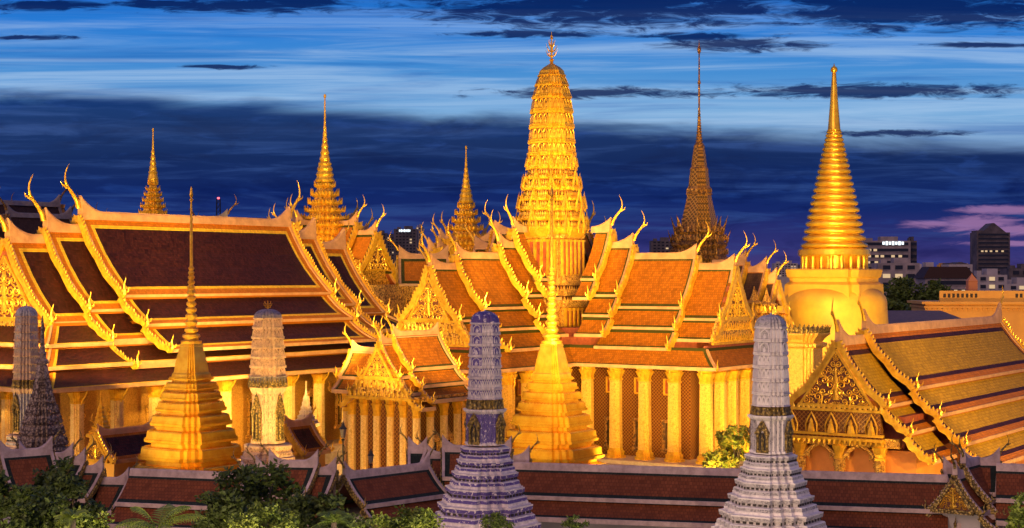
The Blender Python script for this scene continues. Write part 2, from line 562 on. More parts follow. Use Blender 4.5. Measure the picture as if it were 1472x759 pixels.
    def build(s, name, mats, parent=None, smooth=False):
        me = bpy.data.meshes.new(name)
        me.from_pydata(s.v, [], s.f)
        if not isinstance(mats, (list, tuple)):
            mats = [mats]
        for mt in mats:
            me.materials.append(mt)
        me.polygons.foreach_set('material_index', s.m)
        if smooth:
            me.polygons.foreach_set('use_smooth', [True] * len(s.f))
        if any(u is not None for u in s.uv):
            ul = me.uv_layers.new(name='UVMap')
            k = 0
            flat = []
            for f, u in zip(s.f, s.uv):
                if u is None:
                    flat.extend([0.0, 0.0] * len(f))
                else:
                    for a in u:
                        flat.extend(a)
            ul.data.foreach_set('uv', flat)
        me.update()
        o = bpy.data.objects.new(name, me)
        COL.objects.link(o)
        if parent is not None:
            o.parent = parent
        return o


def thing(name, label, cat, loc=(0, 0, 0), rz=0.0, group=None):
    o = bpy.data.objects.new(name, None)
    o.empty_display_size = 1
    COL.objects.link(o)
    o.location = loc
    o.rotation_euler = (0, 0, rz)
    o['label'] = label
    o['category'] = cat
    if group:
        o['group'] = group
    return o


def tag(o, label, cat, group=None, kind=None):
    if label: o['label'] = label
    if cat: o['category'] = cat
    if group: o['group'] = group
    if kind: o['kind'] = kind
    return o


def dup_part(o, loc, rz=0, scale=None):
    c = o.copy()
    COL.objects.link(c)
    c.parent = o.parent
    c.location = loc
    c.rotation_euler = (0, 0, rz)
    if scale:
        c.scale = scale
    return c


def dup_thing(root, loc, rz, label, sc=1.0):
    r = root.copy()
    COL.objects.link(r)
    r.location = loc
    r.rotation_euler = (0, 0, rz)
    r.scale = (sc, sc, sc)
    r['label'] = label
    for ch in list(root.children):
        c = ch.copy(); COL.objects.link(c); c.parent = r
        for g in ch.children:
            d = g.copy(); COL.objects.link(d); d.parent = c
    return r


# plans
def circle(n):
    return [(math.cos(2 * math.pi * i / n), math.sin(2 * math.pi * i / n)) for i in range(n)]


def redent(f=.5, n=3):
    q = [(1.0, f)]
    s = (1 - f) / n
    for i in range(n):
        x = 1 - (i + 1) * s
        q.append((x, f + i * s)); q.append((x, f + (i + 1) * s))
    # drop first duplicates while rotating
    out = []
    for k in range(4):
        c, si = (1, 0, -1, 0)[k], (0, 1, 0, -1)[k]
        for x, y in q:
            out.append((x * c - y * si, x * si + y * c))
    return out


def ext(plan, ang):
    c, s = math.cos(ang), math.sin(ang)
    return max(abs(x * c - y * s) for x, y in plan)


ANG = R(56)


# ------------------------------------------------------------------ Thai roof kit
def frame(ox=0, oy=0, phi=0):
    c, s = math.cos(phi), math.sin(phi)

    def F(u, w, z):
        return Vector((ox + u * c - w * s, oy + u * s + w * c, z))
    return F


def curve(tier, zr, sag=.07):
    w0, d0, w1, d1 = tier
    L = math.hypot(w1 - w0, d1 - d0)
    nx, nz = (d1 - d0) / L, -(w1 - w0) / L      # pointing inwards/down of the slope

    def P(t):
        k = sag * L * math.sin(math.pi * min(max(t, 0), 1))
        return (w0 + (w1 - w0) * t + nx * k, zr + d0 + (d1 - d0) * t + nz * k)
    return P


def breaks(L, band, stripe, a, b, n):
    xs = {0.0, 1.0}
    for k in range(1, n):
        xs.add(k / n)
    for on, flip in ((a, False), (b, True)):
        if on:
            for d in (band, band + stripe):
                if d > 0 and d < L * .5:
                    t = d / L
                    xs.add(1 - t if flip else t)
    xs = sorted(xs)
    out = [xs[0]]
    for x in xs[1:]:
        if x - out[-1] > 1e-4:
            out.append(x)
    return out


def patch(mb, A, B, st, top=True, bot=True, left=True, right=True, th=.28, nv=5, nu=1):
    """surface between the curves A(t), B(t); st = (band width, stripe width)
    materials 0 field 1 stripe 2 band 3 trim 4 soffit"""
    band, stripe = st
    Lu = (A(.5) - B(.5)).length
    Lv = (A(0) - A(1)).length
    if Lu < .05 or Lv < .05:
        return
    us = breaks(Lu, band, stripe, left, right, nu)
    vs = breaks(Lv, band, stripe, top, bot, nv)
    n0 = (A(.5) - B(.5)).cross(A(0) - A(1))
    if n0.z < 0:
        n0 = -n0
    n0.normalize()
    G = [[A(v).lerp(B(v), u) for u in us] for v in vs]
    for i in range(len(vs) - 1):
        for j in range(len(us) - 1):
            um, vm = (us[j] + us[j + 1]) / 2, (vs[i] + vs[i + 1]) / 2
            d = 1e9
            if left: d = min(d, um * Lu)
            if right: d = min(d, (1 - um) * Lu)
            if top: d = min(d, vm * Lv)
            if bot: d = min(d, (1 - vm) * Lv)
            m = 2 if d < band else (1 if d < band + stripe else 0)
            uv = [(us[j] * Lu, vs[i] * Lv), (us[j + 1] * Lu, vs[i] * Lv), (us[j + 1] * Lu, vs[i + 1] * Lv), (us[j] * Lu, vs[i + 1] * Lv)]
            q = [G[i][j], G[i][j + 1], G[i + 1][j + 1], G[i + 1][j]]
            mb.face(q, m, uv)
            mb.face([p - n0 * th for p in reversed(q)], 4)
    # closing edges
    for j in range(len(us) - 1):
        a, b = G[-1][j], G[-1][j + 1]
        mb.face([a, b, b - n0 * th, a - n0 * th], 3)
    for i in range(len(vs) - 1):
        for c in (0, -1):
            a, b = G[i][c], G[i + 1][c]
            mb.face([a, b, b - n0 * th, a - n0 * th], 3)


def beam(mb, a, b, wd, ht, m=0):
    """rectangular bar from a to b, centred, ht in z-ish"""
    a = Vector(a); b = Vector(b)
    d = (b - a).normalized()
    s = d.cross(Vector((0, 0, 1)))
    if s.length < 1e-4:
        s = Vector((1, 0, 0))
    s.normalize()
    n = s.cross(d).normalized()
    s *= wd / 2; n *= ht / 2
    mb.hexa([a - s - n, b - s - n, b + s - n, a + s - n, a - s + n, b - s + n, b + s + n, a + s + n], m)


CHOFA = [(0, -.12), (.06, .05), (.20, .22), (.38, .40), (.47, .50), (.50, .62), (.49, .76), (.43, .90), (.34, 1.02)]
CHOFR = [.070, .062, .052, .045, .044, .027, .022, .016, .003]


def chofa(mb, F, u, z, sg, h, m=0):
    path = [F(u + sg * a * h * .9, 0, z + b * h) for a, b in CHOFA]
    mb.tube(path, [r * h for r in CHOFR], 6, m)
    # beak on the breast
    mb.tube([F(u + sg * .42 * h * .9, 0, z + .40 * h), F(u + sg * .60 * h * .9, 0, z + .47 * h), F(u + sg * .66 * h * .9, 0, z + .56 * h)],
            [.045 * h, .03 * h, .004 * h], 5, m)


TAIL = [(0, -.05), (.20, -.08), (.36, .06), (.36, .26), (.26, .44), (.28, .62), (.40, .80), (.46, 1.0)]
TAILR = [.11, .11, .10, .09, .07, .05, .03, .006]


def tail(mb, F, u, w, z, sg, h, m=0):
    mb.tube([F(u, sg * (w + a * h * .8), z + b * h) for a, b in TAIL], [r * h for r in TAILR], 5, m)
    mb.tube([F(u, sg * (w + .30 * h), z + .15 * h), F(u, sg * (w + .55 * h), z + .22 * h), F(u, sg * (w + .62 * h), z + .45 * h)],
            [.07 * h, .05 * h, .004 * h], 4, m)


def barge(mb, F, u, dirs, P, sgs, wd=.22, ht=.55, teeth=.55, th=.45, n=10, m=0, mt=1, splay=0.0, wave=.0):
    """bargeboard on the slope curve P (both sides in sgs); gold, with flame teeth; white verge on the inner side"""
    for sg in sgs:
        pts = []
        for i in range(n + 1):
            t = i / n
            w, z = P(t)
            pts.append((w, z, t))
        rows_g, rows_w = [], []
        L = 0
        for i, (w, z, t) in enumerate(pts):
            w2, z2, _ = pts[min(i + 1, n)]
            w1, z1, _ = pts[max(i - 1, 0)]
            dw, dz = w2 - w1, z2 - z1
            l = math.hypot(dw, dz)
            nw, nz = -dz / l, dw / l          # outward/up normal of the slope
            uu = u - dirs * splay * t
            k = wave * math.sin(t * math.pi * 5)
            lo, hi = -.30 + k, ht - .30 + k
            a = uu; b = uu - dirs * wd
            rows_g.append([F(a, sg * (w + nw * lo), z + nz * lo), F(a, sg * (w + nw * hi), z + nz * hi),
                           F(b, sg * (w + nw * hi), z + nz * hi), F(b, sg * (w + nw * lo), z + nz * lo)])
            b2 = uu - dirs * (wd + .003); c2 = b2 - dirs * wd * 1.5
            lo2, hi2 = -.28, .16
            rows_w.append([F(b2, sg * (w + nw * lo2), z + nz * lo2), F(b2, sg * (w + nw * hi2), z + nz * hi2),
                           F(c2, sg * (w + nw * hi2), z + nz * hi2), F(c2, sg * (w + nw * lo2), z + nz * lo2)])
        mb.grid(rows_g, m, closed=True)
        mb.face(rows_g[0], m); mb.face(rows_g[-1], m)
        mb.grid(rows_w, mt, closed=True)
        mb.face(rows_w[0], mt); mb.face(rows_w[-1], mt)
        if teeth:
            tot = sum(math.hypot(pts[i + 1][0] - pts[i][0], pts[i + 1][1] - pts[i][1]) for i in range(n))
            k = max(2, int(tot / teeth))
            for j in range(k):
                t = (j + .5) / k
                w, z = P(t)
                w2, z2 = P(min(t + .03, 1)); w1, z1 = P(max(t - .03, 0))
                dw, dz = w2 - w1, z2 - z1
                l = math.hypot(dw, dz)
                nw, nz = -dz / l, dw / l
                uu = u - dirs * splay * t - dirs * wd / 2
                kk = wave * math.sin(t * math.pi * 5)
                b0 = ht - .34 + kk
                base = F(uu, sg * (w + nw * b0), z + nz * b0)
                tip = F(uu, sg * (w + nw * (b0 + th) - dw / l * th * .45), z + nz * (b0 + th) - dz / l * th * .45)
                side = F(uu, sg * (w + dw), z + dz) - F(uu, sg * w, z)
                mb.spike(base, tip, th * .42, m, side)


class Style:
    def __init__(s, field, stripe, band, st, gold=GOLD, white=WHITE, soffit=SOFFIT, top=True, lowtop=False, side=True, dz=0):
        s.mats = [field, stripe, band, white, soffit]
        s.st = st
        s.gold = gold; s.white = white; s.soffit = soffit
        s.top = top; s.lowtop = lowtop; s.side = side


def ridge_lift(u, u0, u1, e0, e1, lift, run):
    z = 0
    if e0 and u - u0 < run:
        z = max(z, lift * (1 - (u - u0) / run) ** 2)
    if e1 and u1 - u < run:
        z = max(z, lift * (1 - (u1 - u) / run) ** 2)
    return z


def section(root, F, u0, u1, zr, tiers, st, e0=False, e1=True, sides=(1, -1), cap=(.34, .5), lift=1.0, run=2.6,
            ch=3.2, tl=1.6, wd=.22, ht=.55, teeth=.55, th=.45, splay=0.0, over=.35, board=True, wave=0.0, sag=.05, tails=True):
    """one telescoping roof section along u, with gable trim at the ends asked for"""
    rf = MB()
    for sg in sides:
        for i, tr in enumerate(tiers):
            P = curve(tr, zr, sag)

            def A(t, P=P, sg=sg):
                w, z = P(t)
                return F(u0 + (splay * t if e0 else 0), sg * w, z)

            def B(t, P=P, sg=sg):
                w, z = P(t)
                return F(u1 - (splay * t if e1 else 0), sg * w, z)
            patch(rf, A, B, st.st, top=(st.top if i == 0 else st.lowtop), bot=True, left=e0 and st.side, right=e1 and st.side)
            # pale eave strip under the tile edge
            w, z = P(1.0)
            a = F(u0 + (splay if e0 else 0), sg * (w + .03), z - .02)
            b = F(u1 - (splay if e1 else 0), sg * (w + .03), z - .02)
            beam(rf, a, b, .16, .34 if i < len(tiers) - 1 else .40, 3)
            # board closing the gap up to the next tier
            if i + 1 < len(tiers):
                w2 = tiers[i + 1][0]; z2 = zr + tiers[i + 1][1]
                beam(rf, F(u0, sg * (w2 - .05), z2 + .10), F(u1, sg * (w2 - .05), z2 + .10), .2, .5, 2)
    rf.build('roof_tiles', st.mats, root)
    # ridge
    rc = MB()
    n = max(6, int((u1 - u0) / 1.2))
    us = sorted(set([u0 + (u1 - u0) * i / n for i in range(n + 1)] + [u0 + run * k / 5 for k in range(6) if e0] + [u1 - run * k / 5 for k in range(6) if e1]))
    rows = []
    for u in us:
        dz = ridge_lift(u, u0, u1, e0, e1, lift, run)
        k = cap[0] / 2
        rows.append([F(u, -k * 1.6, zr - .35), F(u, -k, zr + cap[1] * .6 + dz), F(u, -k * .5, zr + cap[1] + dz), F(u, k * .5, zr + cap[1] + dz),
                     F(u, k, zr + cap[1] * .6 + dz), F(u, k * 1.6, zr - .35)])
    rc.grid(rows, 0, closed=True)
    rc.face(rows[0], 0); rc.face(rows[-1], 0)
    rc.build('ridge_cap', st.white, root)
    for e, u, d in ((e0, u0, -1), (e1, u1, 1)):
        if not e:
            continue
        if board:
            bg = MB()
            for i, tr in enumerate(tiers):
                P = curve(tr, zr, sag)
                barge(bg, F, u + d * over, d, P, sides, wd, ht, teeth, th, m=0, mt=1, splay=splay, wave=wave)
                if tails:
                    for sg in sides:
                        w, z = P(1.0)
                        tail(bg, F, u + d * (over - wd / 2) - d * splay, w, z + .1, sg, tl * (1.0 if i == 0 else .85), 0)
            bg.build('bargeboard', [st.gold, st.white], root)
        cf = MB()
        if ch > 0:
            chofa(cf, F, u + d * (over - wd), zr + lift * .75 + cap[1] * .3, d, ch)
            cf.build('roof_finial', [st.gold], root, smooth=True)


def hipring(root, F, ua, ub, w_in, z_in, w_out, z_out, st, e0=False, e1=True, sides=(1, -1), sag=.04, tails=0, name='lower_roof'):
    """skirt roof round the end(s) of a wing"""
    rf = MB(); tr = rf
    dw = w_out - w_in

    def cv(p, q):
        L = (p - q).length

        def C(t):
            v = p.lerp(q, t)
            return v - Vector((0, 0, sag * L * math.sin(math.pi * t)))
        return C
    for sg in sides:
        a_i = F(ua, sg * w_in, z_in); a_o = F(ua - (dw if e0 else 0), sg * w_out, z_out)
        b_i = F(ub, sg * w_in, z_in); b_o = F(ub + (dw if e1 else 0), sg * w_out, z_out)
        patch(rf, cv(a_i, a_o), cv(b_i, b_o), st.st, top=False, bot=True, left=e0, right=e1)
        beam(tr, a_o, b_o, .18, .42, 3)
        beam(tr, F(ua, sg * (w_in - .05), z_in + .1), F(ub, sg * (w_in - .05), z_in + .1), .2, .45, 2)
    for e, u, d in ((e0, ua, -1), (e1, ub, 1)):
        if not e: continue
        p_i = F(u, -w_in, z_in); q_i = F(u, w_in, z_in)
        p_o = F(u + d * dw, -w_out, z_out); q_o = F(u + d * dw, w_out, z_out)
        patch(rf, cv(p_i, p_o), cv(q_i, q_o), st.st, top=False)
        beam(tr, p_o, q_o, .18, .42, 3)
        beam(tr, F(u - d * .05, -w_in, z_in + .1), F(u - d * .05, w_in, z_in + .1), .2, .45, 2)
        for a, b, sg in ((p_i, p_o, -1), (q_i, q_o, 1)):
            C = cv(a, b)
            for k in range(4):
                beam(tr, C(k / 4) + Vector((0, 0, .12)), C((k + 1) / 4) + Vector((0, 0, .12)), .28, .3, 3)
            if tails:
                dirv = (b - a); dirv.z = 0; dirv.normalize()
                tr.tube([b + dirv * (x * tails) + Vector((0, 0, y * tails)) for x, y in TAIL], [r * tails for r in TAILR], 5, 5)
    rf.build(name, st.mats + [st.gold], root)


def swirl(mb, F, u, w, z, r, turns=1.4, a0=0.0, sg=1, th=.10, m=0, n=12):
    path = []
    for i in range(n + 1):
        t = i / n
        rr = r * (1 - .82 * t)
        a = a0 + sg * turns * 2 * math.pi * t
        path.append(F(u, w + rr * math.cos(a), z + rr * math.sin(a)))
    mb.tube(path, [th * (1 - .5 * i / n) for i in range(n + 1)], 4, m)
    tip = path[0]
    a = a0 - sg * .5
    mb.spike(tip, F(u, w + r * 1.7 * math.cos(a), z + r * 1.7 * math.sin(a)), th * 1.5, m, F(u, w + 1, z) - F(u, w, z))


def pediment(root, F, u, d, zr, half, drop, gold=GOLD_F, back=RED_D, frame_g=GOLD, n_sw=26, planks=True, inset=.78, sw=.42, seed=1):
    """gable front: boarded overhang, carved triangle with scrolls, frame"""
    rnd = random.Random(seed)
    bk = MB()
    # outer boarding in steps
    if planks:
        k = 9
        for i in range(k):
            z0 = zr - .4 - (drop - .4) * i / k
            z1 = zr - .4 - (drop - .4) * (i + 1) / k
            h0 = half * ((zr - z0) / drop) ** 1.12
            h1 = half * ((zr - z1) / drop) ** 1.12
            o = .04 * (i % 2)
            P = [F(u - .3, -h0, z0), F(u - .3, h0, z0), F(u - .3, h1, z1), F(u - .3, -h1, z1)]
            Q = [F(u + d * (.06 + .015 * i), -h0, z0), F(u + d * (.06 + .015 * i), h0, z0), F(u + d * (.16 + .015 * i), h1, z1), F(u + d * (.16 + .015 * i), -h1, z1)]
            bk.hexa(P + Q, 0 if i % 2 else 1)
    bk.build('gable_boarding', [SOFFIT, T_ORANGE], root) if planks else None
    pd = MB()
    ht = drop * inset; hb = half * inset * .92
    zb = zr - drop
    ap = zb + ht
    uu = u + d * .42
    pd.hexa([F(u, -hb, zb), F(u, hb, zb), F(u, .02, ap), F(u, -.02, ap), F(uu, -hb, zb), F(uu, hb, zb), F(uu, .02, ap), F(uu, -.02, ap)], 0)
    # frame bars
    for sg in (-1, 1):
        beam(pd, F(uu + d * .04, sg * hb * 1.03, zb), F(uu + d * .04, 0, ap + .15), .22, .24, 1)
    beam(pd, F(uu + d * .05, -hb * 1.06, zb), F(uu + d * .05, hb * 1.06, zb), .3, .32, 1)
    # scrolls, mirrored
    us = uu + d * .06
    placed = []
    tries = 0
    while len(placed) < n_sw and tries < 3000:
        tries += 1
        z = zb + .25 + rnd.random() * (ht - .6)
        lim = hb * (1 - (z - zb) / ht) - .18
        if lim < .15: continue
        w = rnd.random() * lim
        r = sw * (.55 + .6 * rnd.random())
        r = min(r, lim - w + .25, w + .05)
        if r < .12: continue
        if any((w - a) ** 2 + (z - b) ** 2 < (.78 * (r + c)) ** 2 for a, b, c in placed): continue
        placed.append((w, z, r))
        a0 = rnd.random() * 6.28; sgn = 1 if rnd.random() < .5 else -1
        swirl(pd, F, us, w, z, r, 1.5, a0, sgn, r * .20, 2)
        swirl(pd, F, us, -w, z, r, 1.5, math.pi - a0, -sgn, r * .20, 2)
    # central figure
    for k, (zz, rr) in enumerate(((.12, .34), (.30, .26), (.44, .30), (.58, .16))):
        pd.spike(F(us, 0, zb + ht * zz * .9), F(us + d * .1, 0, zb + ht * (zz * .9 + .22)), rr * half * .20, 2, F(us, 1, 0) - F(us, 0, 0))
    pd.build('pediment', [back if n_sw > 0 else gold, frame_g, gold if n_sw == 0 else GOLD], root)


def carved_panel(root, F, u, d, z0, z1, w0, w1, rows=2, name='carved_frieze', mats=None):
    """ornate horizontal gable wall: back panel with rows of small flame leaves"""
    mb = MB()
    uu = u + d * .3
    mb.hexa([F(u - d * .2, -w0, z0), F(u - d * .2, w0, z0), F(u - d * .2, w1, z1), F(u - d * .2, -w1, z1),
             F(uu, -w0, z0), F(uu, w0, z0), F(uu, w1, z1), F(uu, -w1, z1)], 0)
    for zz, ww in ((z0, w0), (z1, w1)):
        beam(mb, F(uu + d * .05, -ww, zz), F(uu + d * .05, ww, zz), .34, .26, 1)
    for r in range(rows):
        za = z0 + (z1 - z0) * (r + .1) / rows; zb = z0 + (z1 - z0) * (r + .85) / rows
        ww = w0 + (w1 - w0) * (r + .5) / rows
        k = max(4, int(2 * ww / .55))
        for i in range(k):
            w = -ww + 2 * ww * (i + .5) / k
            mb.spike(F(uu + d * .05, w, za), F(uu + d * .12, w, zb), .2, 1, F(u, 1, 0) - F(u, 0, 0))
    return mb.build(name, mats or [GOLD_F, GOLD], root)


def column_mesh(name, root, x, y, z0, z1, r, mats=(COLUMN, GOLD), rz=0):
    pl = redent(.46, 3)
    h = z1 - z0
    prof = [(0, r * 1.5, 1), (.35, r * 1.5, 1), (.4, r * 1.25, 1), (.9, r * 1.3, 1), (1.0, r * 1.08, 1), (1.3, r, 0),
            (h - 2.0, r * .92, 0), (h - 1.95, r * 1.04, 1), (h - 1.75, r * 1.04, 1), (h - 1.7, r * .92, 1), (h - 1.4, r * .98, 1), (h - .7, r * 1.38, 1),
            (h - .62, r * 1.12, 1), (h - .3, r * 1.32, 1), (h, r * 1.42, 1)]
    mb = MB()
    mb.loft(pl, prof)
    o = mb.build(name, list(mats), root)
    o.location = (x, y, z0)
    o.rotation_euler = (0, 0, rz)
    return o


def bracket(mb, F, u, w0, z0, w1, z1, m=0, along=False):
    """slim curved naga bracket from column to eave"""
    pts = []
    for i in range(7):
        t = i / 6
        w = w0 + (w1 - w0) * t + .18 * math.sin(t * 2 * math.pi)
        z = z0 + (z1 - z0) * (t ** .8)
        pts.append(F(u, w, z))
    mb.tube(pts, [.05, .13, .12, .09, .10, .12, .05], 5, m)


def window_part(root, F, u, w, sg, z0, z1, wd, frame_m=GOLD_F2, pane_m=SHADOWGLASS, spire=True, name='window', along='w'):
    """tall window on a wall at |w|; sg = outward side"""
    mb = MB()
    o = .22 * sg
    h = z1 - z0
    beam(mb, F(u - wd / 2, w + o, z0), F(u - wd / 2, w + o, z1), .3, .3)
    beam(mb, F(u + wd / 2, w + o, z0), F(u + wd / 2, w + o, z1), .3, .3)
    beam(mb, F(u - wd * .7, w + o, z0 - .2), F(u + wd * .7, w + o, z0 - .2), .5, .5)
    beam(mb, F(u - wd * .65, w + o, z1 + .1), F(u + wd * .65, w + o, z1 + .1), .45, .35)
    if spire:
        hh = h * .34
        for k in range(4):
            a = 1 - k / 4
            beam(mb, F(u - wd * .6 * a, w + o, z1 + .35 + hh * .5 * k / 4), F(u + wd * .6 * a, w + o, z1 + .35 + hh * .5 * k / 4), .35, hh * .1)
        mb.spike(F(u, w + o, z1 + .2), F(u, w + o, z1 + hh * 1.25), wd * .30, 0, F(1, 0, 0) - F(0, 0, 0))
        for sx in (-1, 1):
            mb.spike(F(u + sx * wd * .55, w + o, z1 + .2), F(u + sx * wd * .62, w + o, z1 + hh * .6), wd * .12, 0, F(1, 0, 0) - F(0, 0, 0))
    f = mb.build(name, frame_m, root)
    pn = MB()
    beam(pn, F(u, w + .08 * sg, z0), F(u, w + .08 * sg, z1), wd, .12) if False else pn.hexa(
        [F(u - wd / 2, w, z0), F(u + wd / 2, w, z0), F(u + wd / 2, w + .1 * sg, z0), F(u - wd / 2, w + .1 * sg, z0),
         F(u - wd / 2, w, z1), F(u + wd / 2, w, z1), F(u + wd / 2, w + .1 * sg, z1), F(u - wd / 2, w + .1 * sg, z1)])
    beam(pn, F(u, w + .13 * sg, z0), F(u, w + .13 * sg, z1), .12, .12, 1)
    pn.build('pane', [pane_m, frame_m], f)
    return f


def antefix_ring(mb, plan, r, z, h, rad, step, m=0, lean=.12, cx=0, cy=0):
    """small upright leaves along a plan outline"""
    n = len(plan)
    for i in range(n):
        a = Vector((plan[i][0] * r, plan[i][1] * r, 0)); b = Vector((plan[(i + 1) % n][0] * r, plan[(i + 1) % n][1] * r, 0))
        L = (b - a).length
        if L < step * .35:
            continue
        k = max(1, int(L / step + .3))
        s = (b - a).normalized()
        out = s.cross(Vector((0, 0, 1)))
        for j in range(k):
            p = a.lerp(b, (j + .5) / k)
            hh = h
            mb.spike(Vector((cx, cy, z)) + p, Vector((cx, cy, z + hh)) + p + out * lean * h, min(rad, L / k * .5), m, s)


def arch_row(mb, pl, ra, rb, z0_, z1_, wd, kk_=3, leaf=.13, m=0):
    """row of little arch outlines, each with a pointed figure, round a redented storey"""
    npl = len(pl)
    for j in range(npl):
        A0 = Vector(pl[j]); B0 = Vector(pl[(j + 1) % npl])
        Lf = (B0 - A0).length * ra
        kk = kk_ if Lf > 1.0 else 1
        for q in range(kk):
            t0, t1 = q / kk, (q + 1) / kk
            ga, gb = t0 + (t1 - t0) * .16, t1 - (t1 - t0) * .16
            tm = (t0 + t1) / 2
            path = []
            for tt, hh in ((ga, 0), (ga, .62), (ga * .6 + tm * .4, .84), (tm, 1.0), (gb * .6 + tm * .4, .84), (gb, .62), (gb, 0)):
                P0 = A0.lerp(B0, tt); rr_ = ra + (rb - ra) * hh
                path.append((P0.x * rr_, P0.y * rr_, z0_ + (z1_ - z0_) * hh))
            mb.tube(path, wd, 4, m)
            P0 = A0.lerp(B0, tm)
            mb.spike((P0.x * ra, P0.y * ra, z0_), (P0.x * (ra + rb) / 2, P0.y * (ra + rb) / 2, z0_ + (z1_ - z0_) * .6), min(leaf, Lf / kk * .2), m, Vector((B0.x - A0.x, B0.y - A0.y, 0)))


# ------------------------------------------------------------------ ground
g = MB()
N = 40
for i in range(N):
    for j in range(N):
        pass
g.face([(-4000, -200, 0), (4000, -200, 0), (4000, 9000, 0), (-4000, 9000, 0)])
tag(g.build('ground', GRND), None, None, None, 'structure')
g = MB()
g.face([(-70, 60, .004), (70, 60, .004), (70, 127, .004), (-70, 127, .004)])
tag(g.build('lawn', GRASS), None, None, None, 'structure')

# ------------------------------------------------------------------ ubosot (big left hall)
ST_UB = Style(T_MAROON, T_GOLDY, T_ORANGE2, (1.15, .48))
ub = thing('ordination_hall', 'great hall at left with long maroon and orange tiled roof on gilded walls', 'temple hall',
           (-54.2, 203.8, 0), ANG)
F0 = frame()
UT = [(0, 0, 7.9, -9.9), (7.5, -10.3, 12.0, -13.4), (11.6, -13.9, 16.2, -16.4)]
UL = 38.9
kw = dict(cap=(.7, .75), lift=1.9, run=3.8, ch=4.8, tl=2.2, wd=.36, ht=.72, teeth=.5, th=.42, over=.6, wave=.12)
section(ub, F0, 0, UL, 32.3, UT, ST_UB, True, True, **kw)
kw2 = dict(kw); kw2['ch'] = 5.0
section(ub, F0, -5.5, .4, 30.6, UT, ST_UB, True, False, **kw2)
section(ub, F0, -11.2, -5.1, 29.2, UT[:1], ST_UB, True, False, **kw2)
kw3 = dict(kw); kw3['ch'] = 2.4; kw3['lift'] = 2.2
section(ub, F0, UL - .4, UL + 5.5, 30.6, UT, ST_UB, False, True, **kw3)
section(ub, F0, UL + 5.1, UL + 12.3, 29.2, UT[:2], ST_UB, False, True, **kw3)
ST_UBL = Style(T_MAROON, T_GOLDY, T_ORANGE2, (.8, .40))
hipring(ub, F0, -11.4, UL + 12, 8.2, 19.0, 12.4, 16.9, ST_UBL, True, True)
hipring(ub, F0, -14.8, UL + 14, 12.0, 16.5, 16.0, 14.6, ST_UBL, True, True)
hipring(ub, F0, -18.2, UL + 17, 15.6, 14.2, 19.4, 12.4, ST_UBL, True, True)
pediment(ub, F0, -11.2, -1, 29.2, 7.6, 9.4, GOLD_F, RED_D, n_sw=46, sw=.95, seed=3)
carved_panel(ub, F0, -11.2, -1, 17.6, 19.6, 8.6, 7.6, 1)
# body
w = MB()
w.box((UL / 2 - .6, 0, 7.0), (UL + 24, 26, 11.2), 0, 0)
w.box((UL / 2 - .6, 0, 15.0), (UL + 17, 19.5, 5.0), 0, 1)
w.build('wall', [MOSAIC_W, SOFFIT], ub)
w = MB()
w.box((UL / 2 - .6, 0, .9), (UL + 36, 40, 1.4), 0, 0)
w.box((UL / 2 - .6, 0, 1.9), (UL + 34, 38, .6), 0, 0)
w.build('plinth', STONEW, ub)
c0 = None
k = 0
UCOLS = [(-15.8 + i * 5.85, -17.6) for i in range(13)] + [(-15.8, -17.6 + j * 5.87) for j in range(1, 7)]
for x, y in UCOLS:
    if c0 is None:
        c0 = column_mesh('column', ub, x, y, 2.2, 12.6, .74, (PALEGOLD, GOLD))
    else:
        dup_part(c0, (x, y, 2.2))
for i in range(12):
    u = -12.4 + i * 5.85
    window_part(ub, F0, u + .4, -13.0, -1, 4.2, 8.6, 1.7, frame_m=GOLD_F2)
bm = MB()
bracket(bm, F0, 0, -.5, 7.6, -1.7, 10.1)
b0 = bm.build('eave_bracket', GOLD, ub)
b0.location = (UCOLS[0][0], UCOLS[0][1], 2.2)
for x, y in UCOLS[1:13]:
    dup_part(b0, (x, y, 2.2))

